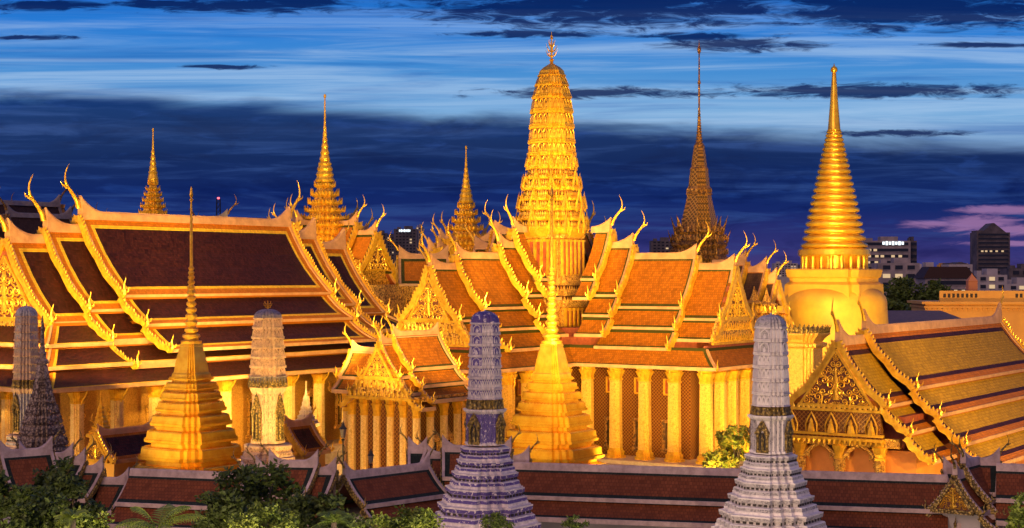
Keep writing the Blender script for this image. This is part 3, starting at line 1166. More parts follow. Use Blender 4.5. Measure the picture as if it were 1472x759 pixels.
# ------------------------------------------------------------------ royal pantheon (central cross building)
PX, PY = 5.42, 222.0
pr = thing('cruciform_hall', 'central cross shaped hall with orange and green roofs carrying the tall golden tower', 'temple hall', (PX, PY, 0), ANG)
ST_P = Style(T_ORANGE, T_GREEN, T_GREEN, (.62, 0.0))
PT = [(0, 0, 4.2, -6.6), (3.95, -7.0, 6.1, -9.2), (5.8, -9.75, 8.0, -11.7)]
kp = dict(cap=(.36, .5), lift=1.2, run=3.0, ch=3.5, tl=2.0, wd=.3, ht=.66, teeth=.5, th=.42, over=.45, wave=.10)
for name, phi, full in (('W', math.pi, 1), ('E', -math.pi / 2, 1), ('N', math.pi / 2, 0), ('S', 0.0, 0)):
    F = frame(0, 0, phi)
    ue = 27.6 if full else 21.0
    section(pr, F, 21.0 if full else 12, ue, 26.0, PT[:2], ST_P, False, True, **kp)
    section(pr, F, 11.6, 22.2, 27.4, PT, ST_P, False, True, **kp) if full else None
    section(pr, F, 8.6, 12.8, 28.9, PT, ST_P, False, True, **kp)
    section(pr, F, 7.1, 9.4, 31.0, [(0, 0, 4.0, -6.6), (3.8, -6.9, 6.0, -9.1)], ST_P, False, True, **kp)
    hipring(pr, F, 7.0, ue, 7.6, 15.6, 10.2, 13.5, ST_P, False, True, tails=1.3)
    if full:
        pediment(pr, F, ue - .1, 1, 26.0, 4.1, 6.5, n_sw=34, sw=.55, seed=5)
        carved_panel(pr, F, ue - .1, 1, 16.4, 19.3, 6.6, 4.7, 2)
        mm = MB()
        mm.hexa([F(ue - .5, -8, 13.3), F(ue - .5, 8, 13.3), F(ue - .5, 7.5, 16.2), F(ue - .5, -7.5, 16.2),
                 F(ue, -8, 13.3), F(ue, 8, 13.3), F(ue, 7.5, 16.2), F(ue, -7.5, 16.2)])
        mm.build('gable_wall', SOFFIT, pr)
    b = MB()
    for zz, hw, hh in ((7.3, 6.3, 12.4), (15.2, 4.6, 5.6)):
        L = ue - 3.0
        cc = F(L / 2, 0, zz)
        b.box(tuple(cc), (L, hw * 2, hh), phi, 0 if zz < 10 else 1)
    b.build('wall', [MOSAIC, SOFFIT], pr)
    b = MB()
    for t_, zz in ((3.6, .7), (2.4, 1.6)):
        L = ue + t_
        b.box(tuple(F(L / 2, 0, zz)), (L, (9.3 + t_) * 2, 1.4 if zz < 1 else .5), phi, 0)
    b.build('plinth', STONEW, pr)
    if not full: continue
    cols = [(u, sg * 9.0) for u in (11.2, 15.4, 19.6, 23.8, 28.2) for sg in (-1, 1)] + [(28.2, w_) for w_ in (-5.2, -1.9, 1.9, 5.2)]
    first = None
    for u, ww in cols:
        p = F(u, ww, 1.8)
        if first is None:
            first = column_mesh('column', pr, p.x, p.y, 1.8, 13.6, .78, (COLUMN, GOLD), phi)
        else:
            dup_part(first, (p.x, p.y, 1.8), phi)
    for u, ww in cols[:10]:
        sg = 1 if ww > 0 else -1
        bm = MB()
        bracket(bm, F, u, ww + sg * .6, 11.0, ww + sg * 1.2, 13.3)
        bm.build('eave_bracket', GOLD, pr)
    for u in (13.3, 17.5, 21.7):
        for sg in (-1, 1):
            window_part(pr, F, u, sg * 6.3, sg, 3.0, 6.4, 1.5, spire=False, frame_m=GOLD_DARK)
            mm = MB()
            for a, b_, c_ in ((0, 1.5, 1.9),):
                q = [F(u - .6, sg * 6.3, 10.0), F(u + .6, sg * 6.3, 10.0), F(u + .6, sg * 6.5, 10.0), F(u - .6, sg * 6.5, 10.0),
                     F(u - .6, sg * 6.3, 11.7), F(u + .6, sg * 6.3, 11.7), F(u + .6, sg * 6.5, 11.7), F(u - .6, sg * 6.5, 11.7)]
                mm.hexa(q, 0)
                for z in (9.9, 11.8):
                    beam(mm, F(u - .75, sg * 6.5, z), F(u + .75, sg * 6.5, z), .25, .2, 1)
                for uu in (u - .68, u + .68):
                    beam(mm, F(uu, sg * 6.5, 9.9), F(uu, sg * 6.5, 11.8), .2, .25, 1)
            mm.build('wall_panel', [RED, GOLD], pr)

# golden tower on the crossing
pl = redent(.42, 4)
E = ext(pl, ANG)
s_ = S_(222)


def hp(px): return px * s_ / E / 1.07
def zp(py): return Z_(py, 222)


tw = MB()
prof = []


def cob_tier(prof, y0, y1, h0, h1, m1=0, m2=1):
    """from lower y0 to upper y1 (pixel rows), widths h0 below to h1 above"""
    z0, z1 = zp(y0), zp(y1)
    d = z1 - z0
    if h0 > 37:
        prof += [(z0, hp(h0), m1), (z0 + .08 * d, hp(h0 * 1.05), m1), (z0 + .20 * d, hp(h0 * 1.05), m1), (z0 + .24 * d, hp(h0 * .91), m2),
                 (z0 + .70 * d, hp(h1 * .91), m1), (z0 + .78 * d, hp(h1 * 1.02), m1), (z0 + .92 * d, hp(h1 * 1.06), m1), (z0 + .99 * d, hp(h1 * 1.06), m1)]
    else:
        prof += [(z0, hp(h0 * 1.06), m1), (z0 + .05 * d, hp(h0 * 1.075), m1), (z0 + .13 * d, hp(h0 * 1.075), m1), (z0 + .15 * d, hp(h0 * .99), m2),
                 (z0 + .80 * d, hp(h1 * .99), m1), (z0 + .84 * d, hp(h1 * 1.05), m1), (z0 + .94 * d, hp(h1 * 1.07), m1), (z0 + .99 * d, hp(h1 * 1.07), m1)]


prof += [(zp(420), hp(40), 0), (zp(397), hp(40), 0), (zp(343), hp(40), 0), (zp(341), hp(48), 0), (zp(334), hp(52), 0), (zp(330), hp(54), 0)]
plb = redent(.70, 2)
Eb = ext(plb, ANG)
hb_ = lambda px: px * s_ / Eb
tb = MB()
tb.loft(plb, [(zp(505), hb_(50), 0), (zp(441), hb_(50), 0), (zp(440), hb_(57), 0), (zp(434), hb_(57), 0), (zp(432), hb_(49), 2), (zp(425), hb_(49), 0), (zp(424), hb_(55), 0), (zp(419), hb_(55), 0),
              (zp(417), hb_(47), 2), (zp(410), hb_(47), 0), (zp(409), hb_(53), 0), (zp(403), hb_(52), 0), (zp(401), hb_(44), 0), (zp(396), hb_(43), 0), (zp(344), hb_(41), 0), (zp(343), hb_(47), 0), (zp(338), hb_(49), 0)])
for yy, hh in ((434, 57), (419, 55), (403, 52)):
    antefix_ring(tb, plb, hb_(hh) * .97, zp(yy), .85, .3, .55, 0, .05)
tb.build('tower_storeys', [GOLD_F2, GOLD_F, RED_D], pr)
tiersM = [(330, 314, 54, 53), (314, 300, 51, 50), (300, 286, 50, 48), (286, 270, 46, 45), (270, 255, 43, 41), (255, 240, 38, 37), (240, 222, 36.5, 35.5),
          (222, 204, 35.5, 34.5), (204, 182, 34, 33), (182, 160, 32.5, 31.5), (160, 139, 31, 29), (139, 122, 28, 25), (122, 108, 24, 20.5)]
for a in tiersM:
    cob_tier(prof, *a)
prof += [(zp(107), hp(20), 0), (zp(102), hp(18.5), 0), (zp(97), hp(13), 0), (zp(93), hp(6), 0), (zp(91), hp(2.5), 0), (zp(88), hp(2.5), 0), (zp(86), hp(4), 0), (zp(84), hp(1.5), 0)]
tw.loft(pl, prof)
tower = tw.build('tower', [GOLD, GOLD_DARK, RED], pr)
tf = MB()
for (y0, y1, h0, h1) in tiersM:
    if h0 < 38:
        arch_row(tf, pl, hp(h0) * 1.03, hp(h1) * 1.03, zp(y0) + .14 * (zp(y1) - zp(y0)), zp(y0) + .80 * (zp(y1) - zp(y0)), .085, 3, .22)
        continue
    antefix_ring(tf, pl, hp(h0) * 1.0, zp(y0) + .22 * (zp(y1) - zp(y0)), (zp(y1) - zp(y0)) * .46, .17, .36, 0, -.1)
    antefix_ring(tf, pl, hp(h1) * 1.05, zp(y1) - .1, (zp(y1) - zp(y0)) * .20, .2, .4, 0, .1)
for (yy, hh, sc) in ((330, 55, 1.25), (300, 51, 1.15), (270, 44, 1.0), (240, 38, .8)):
    for k in range(4):
        Fk = frame(0, 0, k * math.pi / 2)
        h_ = hp(hh)
        # gabled niche in the middle of each side and a smaller one at each corner
        for w_, q_, o_ in ((0, 1.0, 1.02), (-.56 * h_, .7, .86), (.56 * h_, .7, .86)):
            z_ = zp(yy)
            for sg in (-1, 1):
                beam(tf, Fk(h_ * o_ + .1, w_ + sg * .75 * sc * q_, z_), Fk(h_ * o_ + .1, w_, z_ + 2.1 * sc * q_), .25, .22)
                beam(tf, Fk(h_ * o_ + .05, w_ + sg * .45 * sc * q_, z_ - .5), Fk(h_ * o_ + .05, w_ + sg * .45 * sc * q_, z_ + .6 * sc * q_), .18, .18)
            tf.spike(Fk(h_ * o_ + .1, w_, z_ + 1.9 * sc * q_), Fk(h_ * o_ + .1, w_, z_ + 3.0 * sc * q_), .16, 0)
tf.build('tower_leaves', GOLD, tower)
pm = MB()
for k in range(4):
    Fk = frame(0, 0, k * math.pi / 2)
    for w_ in (-2.65, -1.58, -.52, .52, 1.58, 2.65):
        for ya, yb_, ha in ((396, 345, 43.5), (482, 442, 50)):
            a_ = hb_(ha)
            pm = MB()
            beam(pm, Fk(a_ + .08, w_, zp(ya)), Fk(a_ + .02, w_, zp(yb_)), .3, .3)
            beam(pm, Fk(a_ + .1, w_, zp(yb_ + 3)), Fk(a_ + .1, w_, zp(yb_)), .5, .5)
            pm.build('pilaster', GOLD, tower)
for k in range(4):
    Fk = frame(0, 0, k * math.pi / 2)
    for w_ in (-2.1, -1.05, 0, 1.05, 2.1):
        for ya, yb_, ha in ((394, 348, 43.5), (480, 446, 50)):
            a_ = hb_(ha)
            td = MB()
            td.hexa([Fk(a_ - .3, w_ - .26, zp(ya)), Fk(a_ - .3, w_ + .26, zp(ya)), Fk(a_ + .06, w_ + .26, zp(ya)), Fk(a_ + .06, w_ - .26, zp(ya)),
                     Fk(a_ - .3, w_ - .26, zp(yb_)), Fk(a_ - .3, w_ + .26, zp(yb_)), Fk(a_ + .03, w_ + .26, zp(yb_)), Fk(a_ + .03, w_ - .26, zp(yb_))])
            td.build('red_panel', RED, tower)

fi = MB()
zt = zp(84)
fi.tube([(0, 0, zt - .5), (0, 0, zp(60)), (0, 0, zp(45))], [.16, .10, .02], 6)
for lv, (yy, rr) in enumerate(((80, 1.0), (73, .8), (66, .6))):
    for k in range(4):
        a = k * math.pi / 2 + math.pi / 4 * (lv % 2)
        c_, si = math.cos(a), math.sin(a)
        z = zp(yy)
        fi.tube([(0, 0, z - .2), (c_ * rr * .6, si * rr * .6, z + .1), (c_ * rr, si * rr, z + .9)], [.10, .09, .01], 4)
fi.loft(circle(8), [(zp(57), .05), (zp(55), .28), (zp(53), .1), (zp(52), .2), (zp(50), .05)])
fi.build('tower_finial', GOLD, tower)

# ------------------------------------------------------------------ porch pavilion in front
pv = thing('porch_pavilion', 'small golden pavilion with stepped orange roof before the left wing of the central hall', 'pavilion', (-13.6, 169, 0), ANG)
PVT = [(0, 0, 2.5, -3.6), (2.35, -3.85, 3.9, -5.3), (3.7, -5.6, 5.3, -6.8)]
kv = dict(cap=(.26, .36), lift=.8, run=1.6, ch=2.2, tl=1.2, wd=.2, ht=.46, teeth=.36, th=.28, over=.3, wave=.08)
ST_V = Style(T_ORANGE, T_GREEN, T_GREEN, (.45, 0.0))
section(pv, F0, 1.9, 9.8, 18.7, PVT, ST_V, True, True, **kv)
section(pv, F0, -.2, 2.3, 18.0, PVT, ST_V, True, False, **kv)
Fv = frame(5.2, 0, math.pi / 2)
section(pv, Fv, 1.0, 8.2, 16.8, [(0, 0, 2.2, -2.9), (2.0, -3.1, 3.4, -4.3)], ST_V, False, True, **kv)
pediment(pv, F0, -.2, -1, 18.0, 2.6, 3.7, n_sw=18, sw=.34, seed=9)
carved_panel(pv, F0, -.2, -1, 12.2, 14.2, 4.4, 2.9, 2)
b = MB()
b.box((4.8, 0, 7.0), (8.6, 7.6, 11.6), 0, 0)
b.box((5.2, 4.5, 7.4), (4.4, 6, 10.5), 0, 0)
b.build('wall', [MOSAIC], pv)
b = MB()
b.box((4.8, 0, .9), (14, 12, 1.6), 0, 0)
b.box((4.8, 0, 2.0), (12.6, 10.6, .7), 0, 0)
b.build('plinth', STONEW, pv)
first = None
for x, y in [(.4, yy) for yy in (-4.3, -2.6, -.9, .9, 2.6, 4.3)] + [(x, -4.4) for x in (2.6, 5.0, 7.4, 9.6)] + [(x, 4.4) for x in (2.6, 7.4, 9.6)] + [(3.2, 7.3), (7.2, 7.3)]:
    if first is None:
        first = column_mesh('column', pv, x, y, 2.3, 12.2, .40, (PALEGOLD, GOLD))
    else:
        dup_part(first, (x, y, 2.3))
b = MB()
b.box((5.0, 0, 12.15), (9.8, 9.6, .5), 0, 0)
b.build('entablature', GOLD_F, pv)
window_part(pv, F0, 3.8, -3.8, -1, 4, 7.6, 1.3)
window_part(pv, F0, 6.3, -3.8, -1, 4, 7.6, 1.3)

# ------------------------------------------------------------------ right hall
ST_R = Style(T_YELLOW, T_PLUM, T_ORANGE2, (1.0, .55), gold=GOLD)
RANG = R(57)
rh = thing('scripture_hall', 'right hall with yellow tiled roof edged in plum and a carved golden gable', 'temple hall', (35.8, 165, 0), RANG)
RT = [(0, 0, 5.2, -5.7), (4.95, -6.0, 7.6, -8.3), (7.35, -8.6, 10.2, -11.0), (9.9, -11.3, 12.6, -13.2)]
kr = dict(cap=(.42, .55), lift=1.7, run=3.6, ch=2.9, tl=1.7, wd=.3, ht=.62, teeth=.42, th=.36, over=.4, wave=.10)
section(rh, F0, 0, 47, 19.3, RT, ST_R, True, True, **kr)
section(rh, F0, -7.2, .4, 18.4, [(0, 0, 4.9, -6.1), (4.6, -6.5, 7.2, -8.6), (6.9, -9.0, 9.4, -11.2)], ST_R, True, False, **kr)
pediment(rh, F0, -7.2, -1, 18.4, 4.6, 6.2, n_sw=60, sw=.46, inset=.86, seed=12)
mb = MB()
# niche frieze with five praying figures
u = -7.5
z0, z1 = 9.1, 11.8
mb.hexa([F0(u + .6, -4.6, z0), F0(u + .6, 5.6, z0), F0(u + .6, 5.2, z1), F0(u + .6, -4.4, z1), F0(u, -4.6, z0), F0(u, 5.6, z0), F0(u, 5.2, z1), F0(u, -4.4, z1)], 0)
for zz in (z0 - .1, z0 + .35, z1):
    beam(mb, F0(u - .1, -4.8, zz), F0(u - .1, 5.7, zz), .5, .26, 1)
for i in range(20):
    w_ = -4.6 + i * .53
    mb.spike(F0(u - .25, w_, z1 + .1), F0(u - .3, w_, z1 + .6), .22, 1, Vector((0, 1, 0)))
    mb.spike(F0(u - .25, w_, z0 - .1), F0(u - .3, w_, z0 - .7), .22, 1, Vector((0, 1, 0)))
mb.build('niche_frieze', [MOSAIC, GOLD], rh)
for i in range(5):
    w_ = -3.6 + i * 2.05
    nb = MB()
    arch = [(-.55, 0), (-.6, .7), (-.35, 1.3), (0, 1.9), (.35, 1.3), (.6, .7), (.55, 0)]
    nb.tube([F0(u - .15, w_ + a, z0 + .5 + b_) for a, b_ in arch], .09, 5, 0)
    nb.tube([F0(u - .2, w_, z0 + .5), F0(u - .22, w_, z0 + .85), F0(u - .22, w_, z0 + 1.2), F0(u - .2, w_, z0 + 1.35), F0(u - .2, w_, z0 + 1.5), F0(u - .2, w_, z0 + 1.85)], [.42, .34, .24, .16, .17, .02], 6, 0)
    nb.hexa([F0(u - .05, w_ - .5, z0 + .5), F0(u - .05, w_ + .5, z0 + .5), F0(u - .05, w_ + .05, z0 + 2.1), F0(u - .05, w_ - .05, z0 + 2.1),
             F0(u - .012, w_ - .5, z0 + .5), F0(u - .012, w_ + .5, z0 + .5), F0(u - .012, w_ + .05, z0 + 2.1), F0(u - .012, w_ - .05, z0 + 2.1)], 1)
    nb.build('niche', [GOLD, RED_D], rh)
w = MB()
w.box((20, 0, 4.0), (52, 15, 8.0), 0, 0)
w.box((20, 0, 9.5), (50, 12, 3.4), 0, 1)
w.build('wall', [M('saffron_wall', (.78, .30, .06), .6, 0, (.64, .22, .04), 'noise', .5), SOFFIT], rh)
# porch arches
first = None
for w_ in (-4.2, -.1, 4.0, 8.1):
    if first is None:
        first = column_mesh('column', rh, -6.9, w_, .6, 9.0, .5, (GOLD_F2, GOLD))
    else:
        dup_part(first, (-6.9, w_, .6))
w = MB()
for w_ in (-2.15, 1.95, 6.05):
    for sg in (-1, 1):
        pts = [(sg * 2.0, 6.2), (sg * 1.75, 6.9), (sg * 1.3, 7.6), (sg * .7, 8.1), (0, 8.35)]
        w.tube([F0(-7.0, w_ + a, z) for a, z in pts], [.2, .25, .25, .22, .15], 5)
        for a, z in pts[:3]:
            w.spike(F0(-7.0, w_ + a, z), F0(-7.1, w_ + a * .8, z - .7), .22, 0, Vector((0, 1, 0)))
w.box((-6.9, 1.0, 8.75), (.6, 14.5, .9), 0, 0)
w.build('porch_arches', GOLD_F2, rh)


# ------------------------------------------------------------------ golden redented chedis
def terr(prof, z0, z1, r0, r1, m=0, m2=0):
    d = z1 - z0
    q = r0 * .4 + r1 * .6
    prof += [(z0, r0 * 1.05, m), (z0 + .30 * d, r0 * 1.04, m), (z0 + .305 * d, r0 * 1.0, m), (z0 + .36 * d, r0 * .98, m2), (z0 + .42 * d, q * .90, m2), (z0 + .60 * d, q * .895, m),
             (z0 + .63 * d, q * .97, m), (z0 + .68 * d, q * 1.04, m), (z0 + .84 * d, q * 1.06, m), (z0 + .845 * d, q * 1.01, m), (z0 + .975 * d, q * 1.01, m), (z0 + .98 * d, r1 * 1.05, m)]


def golden_chedi(name, label, px, Y, dy=0):
    root = thing(name, label, 'chedi', (X_(px, Y), Y, 0), ANG, 'gilded redented chedis')
    pl = redent(.64, 3)
    E = ext(pl, ANG) * 1.04; s = S_(Y)
    r = lambda h: h * s / E
    z = lambda y: Z_(y + dy, Y)
    b = MB(); prof = []
    ys = [(735, 98), (705, 89), (675, 80), (649, 71.5), (625, 63.5), (602, 55.5), (583, 48), (568, 42), (554, 36)]
    for (ya, ha), (yb, hb) in zip(ys, ys[1:] + [(541, 30)]):
        terr(prof, z(ya), z(yb), r(ha), r(hb))
    b.loft(pl, prof)
    a = b
    antefix_ring(a, pl, r(49), z(583), .55, .2, .42, 0, .05)
    antefix_ring(a, pl, r(43), z(568), .45, .18, .38, 0, .05)
    base = b.build('stepped_base', GOLD_S, root)
    b = MB()
    b.loft(pl, [(z(542), r(30)), (z(537), r(29)), (z(535), r(26.5)), (z(520), r(23.5)), (z(505), r(19.5)), (z(498), r(17)), (z(497), r(18)), (z(494), r(17)), (z(493), r(12))])
    b.build('bell', GOLD_F2 if False else GOLD_S, root)
    b = MB()
    pl2 = redent(.5, 3); E2 = ext(pl2, ANG)
    q = [(z(494), 17 * s / E2), (z(490), 17 * s / E2), (z(489), 12 * s / E2), (z(486), 12 * s / E2), (z(484), 15 * s / E2), (z(481), 14 * s / E2), (z(479), 9 * s / E2)]
    y = 479; h = 10.0
    while y > 388:
        st = 3.2 + h * .72
        q += [(z(y), h * .70 * s), (z(y - st * .3), h * 1.0 * s), (z(y - st * .6), h * 1.0 * s), (z(y - st * .9), h * .66 * s)]
        y -= st; h *= .925
    q += [(z(y), h * .7 * s)]
    b.loft(circle(12), q)
    b.build('ringed_spire', GOLD, root)
    b = MB()
    b.loft(circle(8), [(z(y) - .05, h * .62 * s), (z(340), 2.3 * s), (z(290), 1.4 * s), (z(287), 2.6 * s), (z(285), 1.4 * s), (z(280), 2.9 * s), (z(275), 2.0 * s), (z(272), 1.8 * s), (z(268), .3 * s)])
    b.build('needle', GOLD, root)
    return root


golden_chedi('golden_chedi', 'stepped golden chedi with needle spire before the great maroon roof', 275, 172)
golden_chedi('golden_chedi', 'stepped golden chedi with needle spire in front of the central tower', 793, 180, 0)

# ------------------------------------------------------------------ bell chedi (right, far)
bc = thing('bell_chedi', 'huge golden bell shaped chedi with ringed conical spire at the right', 'chedi', (X_(1199, 250), 250, 0), ANG)
s = S_(250); z = lambda y: Z_(y, 250)
b = MB()
b.loft(circle(64), [(0, 84 * s), (z(600), 84 * s), (z(598), 80 * s), (z(560), 80 * s), (z(520), 79 * s), (z(500), 78 * s), (z(480), 77 * s), (z(460), 76 * s), (z(445), 75 * s),
                    (z(434), 74.5 * s), (z(427), 73 * s), (z(421), 68 * s), (z(416), 60 * s), (z(412), 50 * s), (z(408), 38 * s)])
b.build('bell', GOLD_D, bc, smooth=True)
b = MB()
plq = redent(.80, 1)
Eq = ext(plq, ANG)
b.loft(plq, [(z(436), 74 * s / Eq), (z(411), 72 * s / Eq), (z(409), 72 * s / Eq), (z(407), 69 * s / Eq), (z(405), 65 * s / Eq), (z(400), 65 * s / Eq), (z(398), 69 * s / Eq), (z(388), 71 * s / Eq), (z(386.5), 69 * s / Eq)])
b.build('throne', GOLD_D, bc)
b = MB()
b.loft(circle(40), [(z(387), 40 * s), (z(365), 40 * s)])
for k in range(20):
    a = 2 * math.pi * k / 20
    b.loft(circle(10), [(z(387), 4.2 * s), (z(384), 3.2 * s), (z(370), 3.0 * s), (z(366), 4.4 * s)], 45 * s * math.cos(a), 45 * s * math.sin(a))
b.loft(circle(48), [(z(368), 50 * s), (z(366), 51.5 * s), (z(359), 51 * s), (z(357), 47 * s)])
b.build('colonnade_drum', GOLD_S, bc)
b = MB()
q = []
n = 20
for i in range(n):
    t = i / n; t2 = (i + 1) / n
    e = .93
    ya = 358 - (358 - 188) * (1 - (1 - t) ** 1.25) / 1.0
    yb = 358 - (358 - 188) * (1 - (1 - t2) ** 1.25) / 1.0
    ha = 47 - 37 * (358 - ya) / 170
    hb = 47 - 37 * (358 - yb) / 170
    for k in range(7):
        a = math.pi * k / 6
        yy = ya + (yb - ya) * (.06 + .80 * (1 - math.cos(a)) / 2)
        q.append((z(yy), (ha * .86 + ha * .155 * math.sin(a)) * s))
q.append((z(187), 9.5 * s))
b.loft(circle(40), q)
b.build('ringed_spire', GOLD_S, bc, smooth=True)
b = MB()
b.loft(circle(20), [(z(188), 10.2 * s), (z(186), 9 * s), (z(150), 6 * s), (z(120), 4 * s), (z(106), 3 * s), (z(104), 2.6 * s), (z(103), 4.5 * s), (z(100), 5.2 * s), (z(97), 4.0 * s), (z(95), 1.2 * s), (z(91), .3 * s)])
b.build('spire_tip', GOLD_S, bc, smooth=True)


# ------------------------------------------------------------------ ceramic prangs
def prang(name, label, px, Y, top, y_cob, y_body0, y_body1, base, cobw, bodyw, mA, mB_, mEdge, mNiche, mDome=None, group=None, ntier=7, taper=.86, finial=False, dots=True, arch_w=.030):
    """top.. pixel rows; base = [(row, half width)...] downwards"""
    root = thing(name, label, 'prang', (X_(px, Y), Y, 0), ANG, group)
    s = S_(Y); z = lambda y: Z_(y, Y)
    pl = redent(.44, 3); E = ext(pl, ANG)
    r = lambda h: h * s / E
    mats = [mA, mB_, mEdge, mNiche, DARKN]
    violet = mB_ is BLUECER2
    # stepped base
    b = MB(); prof = []
    bs = list(reversed(base)) + []
    for (ya, ha), (yb, hb) in zip(bs, bs[1:]):
        z0, z1 = z(ya), z(yb)
        d = z1 - z0
        R0, R1 = r(ha), r(hb)
        prof += [(z0, R0, 2), (z0 + .14 * d, R0, 2), (z0 + .15 * d, R0 * .985, 0), (z0 + .34 * d, R0 * .975, 2), (z0 + .40 * d, R0 * .955, 2), (z0 + .43 * d, (R0 * .5 + R1 * .5) * .96, 0),
                 (z0 + .60 * d, (R0 * .5 + R1 * .5) * .95, 2), (z0 + .64 * d, (R0 * .4 + R1 * .6) * 1.02, 0), (z0 + .84 * d, (R0 * .4 + R1 * .6) * 1.035, 2), (z0 + .93 * d, (R0 * .4 + R1 * .6) * 1.035, 2), (z0 + .95 * d, R1 * 1.02, 2)]
    prof += [(z(bs[-1][0]), r(bs[-1][1]), 2)]
    b.loft(pl, prof)
    b_keep = b
    if dots:
        dm = b_keep
        for (ya, ha), (yb, hb) in zip(bs, bs[1:]):
            z0, z1 = z(ya), z(yb); d = z1 - z0
            rr = r((ha + hb) / 2) * .955
            for k in range(4):
                Fk = frame(0, 0, k * math.pi / 2)
                nn = 5
                for j in range(nn):
                    w_ = (-.40 + .80 * (j + .5) / nn) * rr
                    c_ = Fk(rr, w_, z0 + .52 * d)
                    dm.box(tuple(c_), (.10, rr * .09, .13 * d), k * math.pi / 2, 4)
            for j, (qx, qy) in enumerate(pl):
                dm.loft(circle(5), [(z0 + .44 * d, .06, 4), (z0 + .60 * d, .06, 4)], qx * rr * 1.005, qy * rr * 1.005)
    b_keep.build('stepped_base', mats, root)
    # body
    b = MB()
    zb0, zb1 = z(y_body1), z(y_body0)
    d = zb1 - zb0
    b.loft(pl, [(zb0 - .02, r(bodyw * 1.10), 2), (zb0 + .05 * d, r(bodyw * 1.10), 2), (zb0 + .08 * d, r(bodyw), 1), (zb0 + .88 * d, r(bodyw * .97), 2), (zb0 + .92 * d, r(bodyw * 1.10), 2), (zb0 + .98 * d, r(bodyw * 1.20), 2), (zb0 + 1.02 * d, r(bodyw * 1.20), 2)])
    # white corner ribs
    for (qx, qy) in pl:
        b.loft(circle(4), [(zb0 + .06 * d, .055), (zb0 + .90 * d, .055)], qx * r(bodyw) * .995, qy * r(bodyw) * .995)
    for mm in (2,):
        pass
    b.build('body', mats, root)
    for k in range(4):
        Fk = frame(0, 0, k * math.pi / 2)
        nb = MB()
        rr = r(bodyw) + .02; hw = r(bodyw) * .34; hh = d * .80
        zz = zb0 + .06 * d
        nb.hexa([Fk(rr - .1, -hw * .6, zz), Fk(rr - .1, hw * .6, zz), Fk(rr + .05, hw * .6, zz), Fk(rr + .05, -hw * .6, zz),
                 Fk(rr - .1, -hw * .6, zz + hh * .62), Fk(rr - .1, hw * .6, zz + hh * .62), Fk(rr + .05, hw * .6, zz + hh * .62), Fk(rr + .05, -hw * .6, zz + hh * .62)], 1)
        for sg in (-1, 1):
            beam(nb, Fk(rr + .1, sg * hw * .85, zz), Fk(rr + .1, sg * hw * .85, zz + hh * .6), .16, hw * .35)
            beam(nb, Fk(rr + .14, sg * hw * 1.15, zz + hh * .58), Fk(rr + .14, 0, zz + hh * 1.0), .2, .2)
            beam(nb, Fk(rr + .10, sg * hw * .95, zz + hh * .50), Fk(rr + .10, 0, zz + hh * .84), .24, .16)
        beam(nb, Fk(rr + .08, -hw * 1.1, zz), Fk(rr + .08, hw * 1.1, zz), .22, .2)
        nb.spike(Fk(rr + .14, 0, zz + hh * .9), Fk(rr + .14, 0, zz + hh * 1.12), .12)
        # standing guardian inside the niche
        nb.tube([Fk(rr + .12, 0, zz), Fk(rr + .12, 0, zz + hh * .22), Fk(rr + .12, 0, zz + hh * .42), Fk(rr + .12, 0, zz + hh * .47), Fk(rr + .12, 0, zz + hh * .52), Fk(rr + .12, 0, zz + hh * .62)],
                [hw * .28, hw * .22, hw * .30, hw * .12, hw * .16, .02], 6)
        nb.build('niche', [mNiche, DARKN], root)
    # garuda band + cob
    c = MB()
    yb = y_cob
    hcap = (y_body0 - y_cob)
    prof = [(zb1, r(cobw * 1.06), 3), (z(y_cob + hcap * .15), r(cobw * 1.0), 3), (z(y_cob), r(cobw * 1.1), 2)]
    ydome = top + (y_cob - top) * .13
    for i in range(ntier):
        ya = y_cob - (y_cob - ydome) * i / ntier
        yb = y_cob - (y_cob - ydome) * (i + 1) / ntier
        f0 = 1 - (1 - taper) * (i / ntier) ** 1.5
        f1 = 1 - (1 - taper) * ((i + 1) / ntier) ** 1.5
        R0, R1 = r(cobw * f0), r(cobw * f1)
        z0, z1 = z(ya), z(yb); d = z1 - z0
        prof += [(z0, R0 * 1.04, 2), (z0 + .07 * d, R0 * 1.04, 2), (z0 + .09 * d, R0 * .95, 1 if violet else 0), (z0 + .83 * d, R1 * .95, 2), (z0 + .85 * d, R1 * 1.03, 2), (z0 + .95 * d, R1 * 1.05, 2), (z0 + .98 * d, R1 * 1.0, 2)]
    hd = cobw * taper
    for k in range(6):
        a = k / 5 * math.pi / 2
        prof.append((z(ydome) + (z(top) - z(ydome)) * math.sin(a), max(r(hd) * math.cos(a) ** .8, .04), 3 if mDome else 0))
    c.loft(pl, prof)
    mats2 = [mA, mB_, mEdge, mDome or mNiche, DARKN]
    if mDome is None:
        mats2[3] = mNiche
    co = c.build('cob', mats2, root)
    a_ = MB()
    for i in range(ntier):
        ya = y_cob - (y_cob - ydome) * i / ntier
        d = abs(z(y_cob - (y_cob - ydome) * (i + 1) / ntier) - z(ya))
        f0 = 1 - (1 - taper) * (i / ntier) ** 1.5
        f1 = 1 - (1 - taper) * ((i + 1) / ntier) ** 1.5
        ra, rb = r(cobw * f0) * .985, r(cobw * f1) * .985
        z0_, z1_ = z(ya) + .10 * d, z(ya) + .80 * d
        arch_row(a_, pl, ra, rb, z0_, z1_, arch_w)
    a_.build('cob_arches', mEdge, co)
    gr = MB()
    antefix_ring(gr, pl, r(cobw * 1.1), zb1 + .02, (z(y_cob) - zb1) * .95, .22, .42, 0, .0)
    gr.build('guardian_band', mNiche, root)
    fn = MB()
    zt = z(top)
    H = 12 * s if finial else 3 * s
    fn.tube([(0, 0, zt - .2), (0, 0, zt + H * .5), (0, 0, zt + H)], [.12, .07, .015], 5)
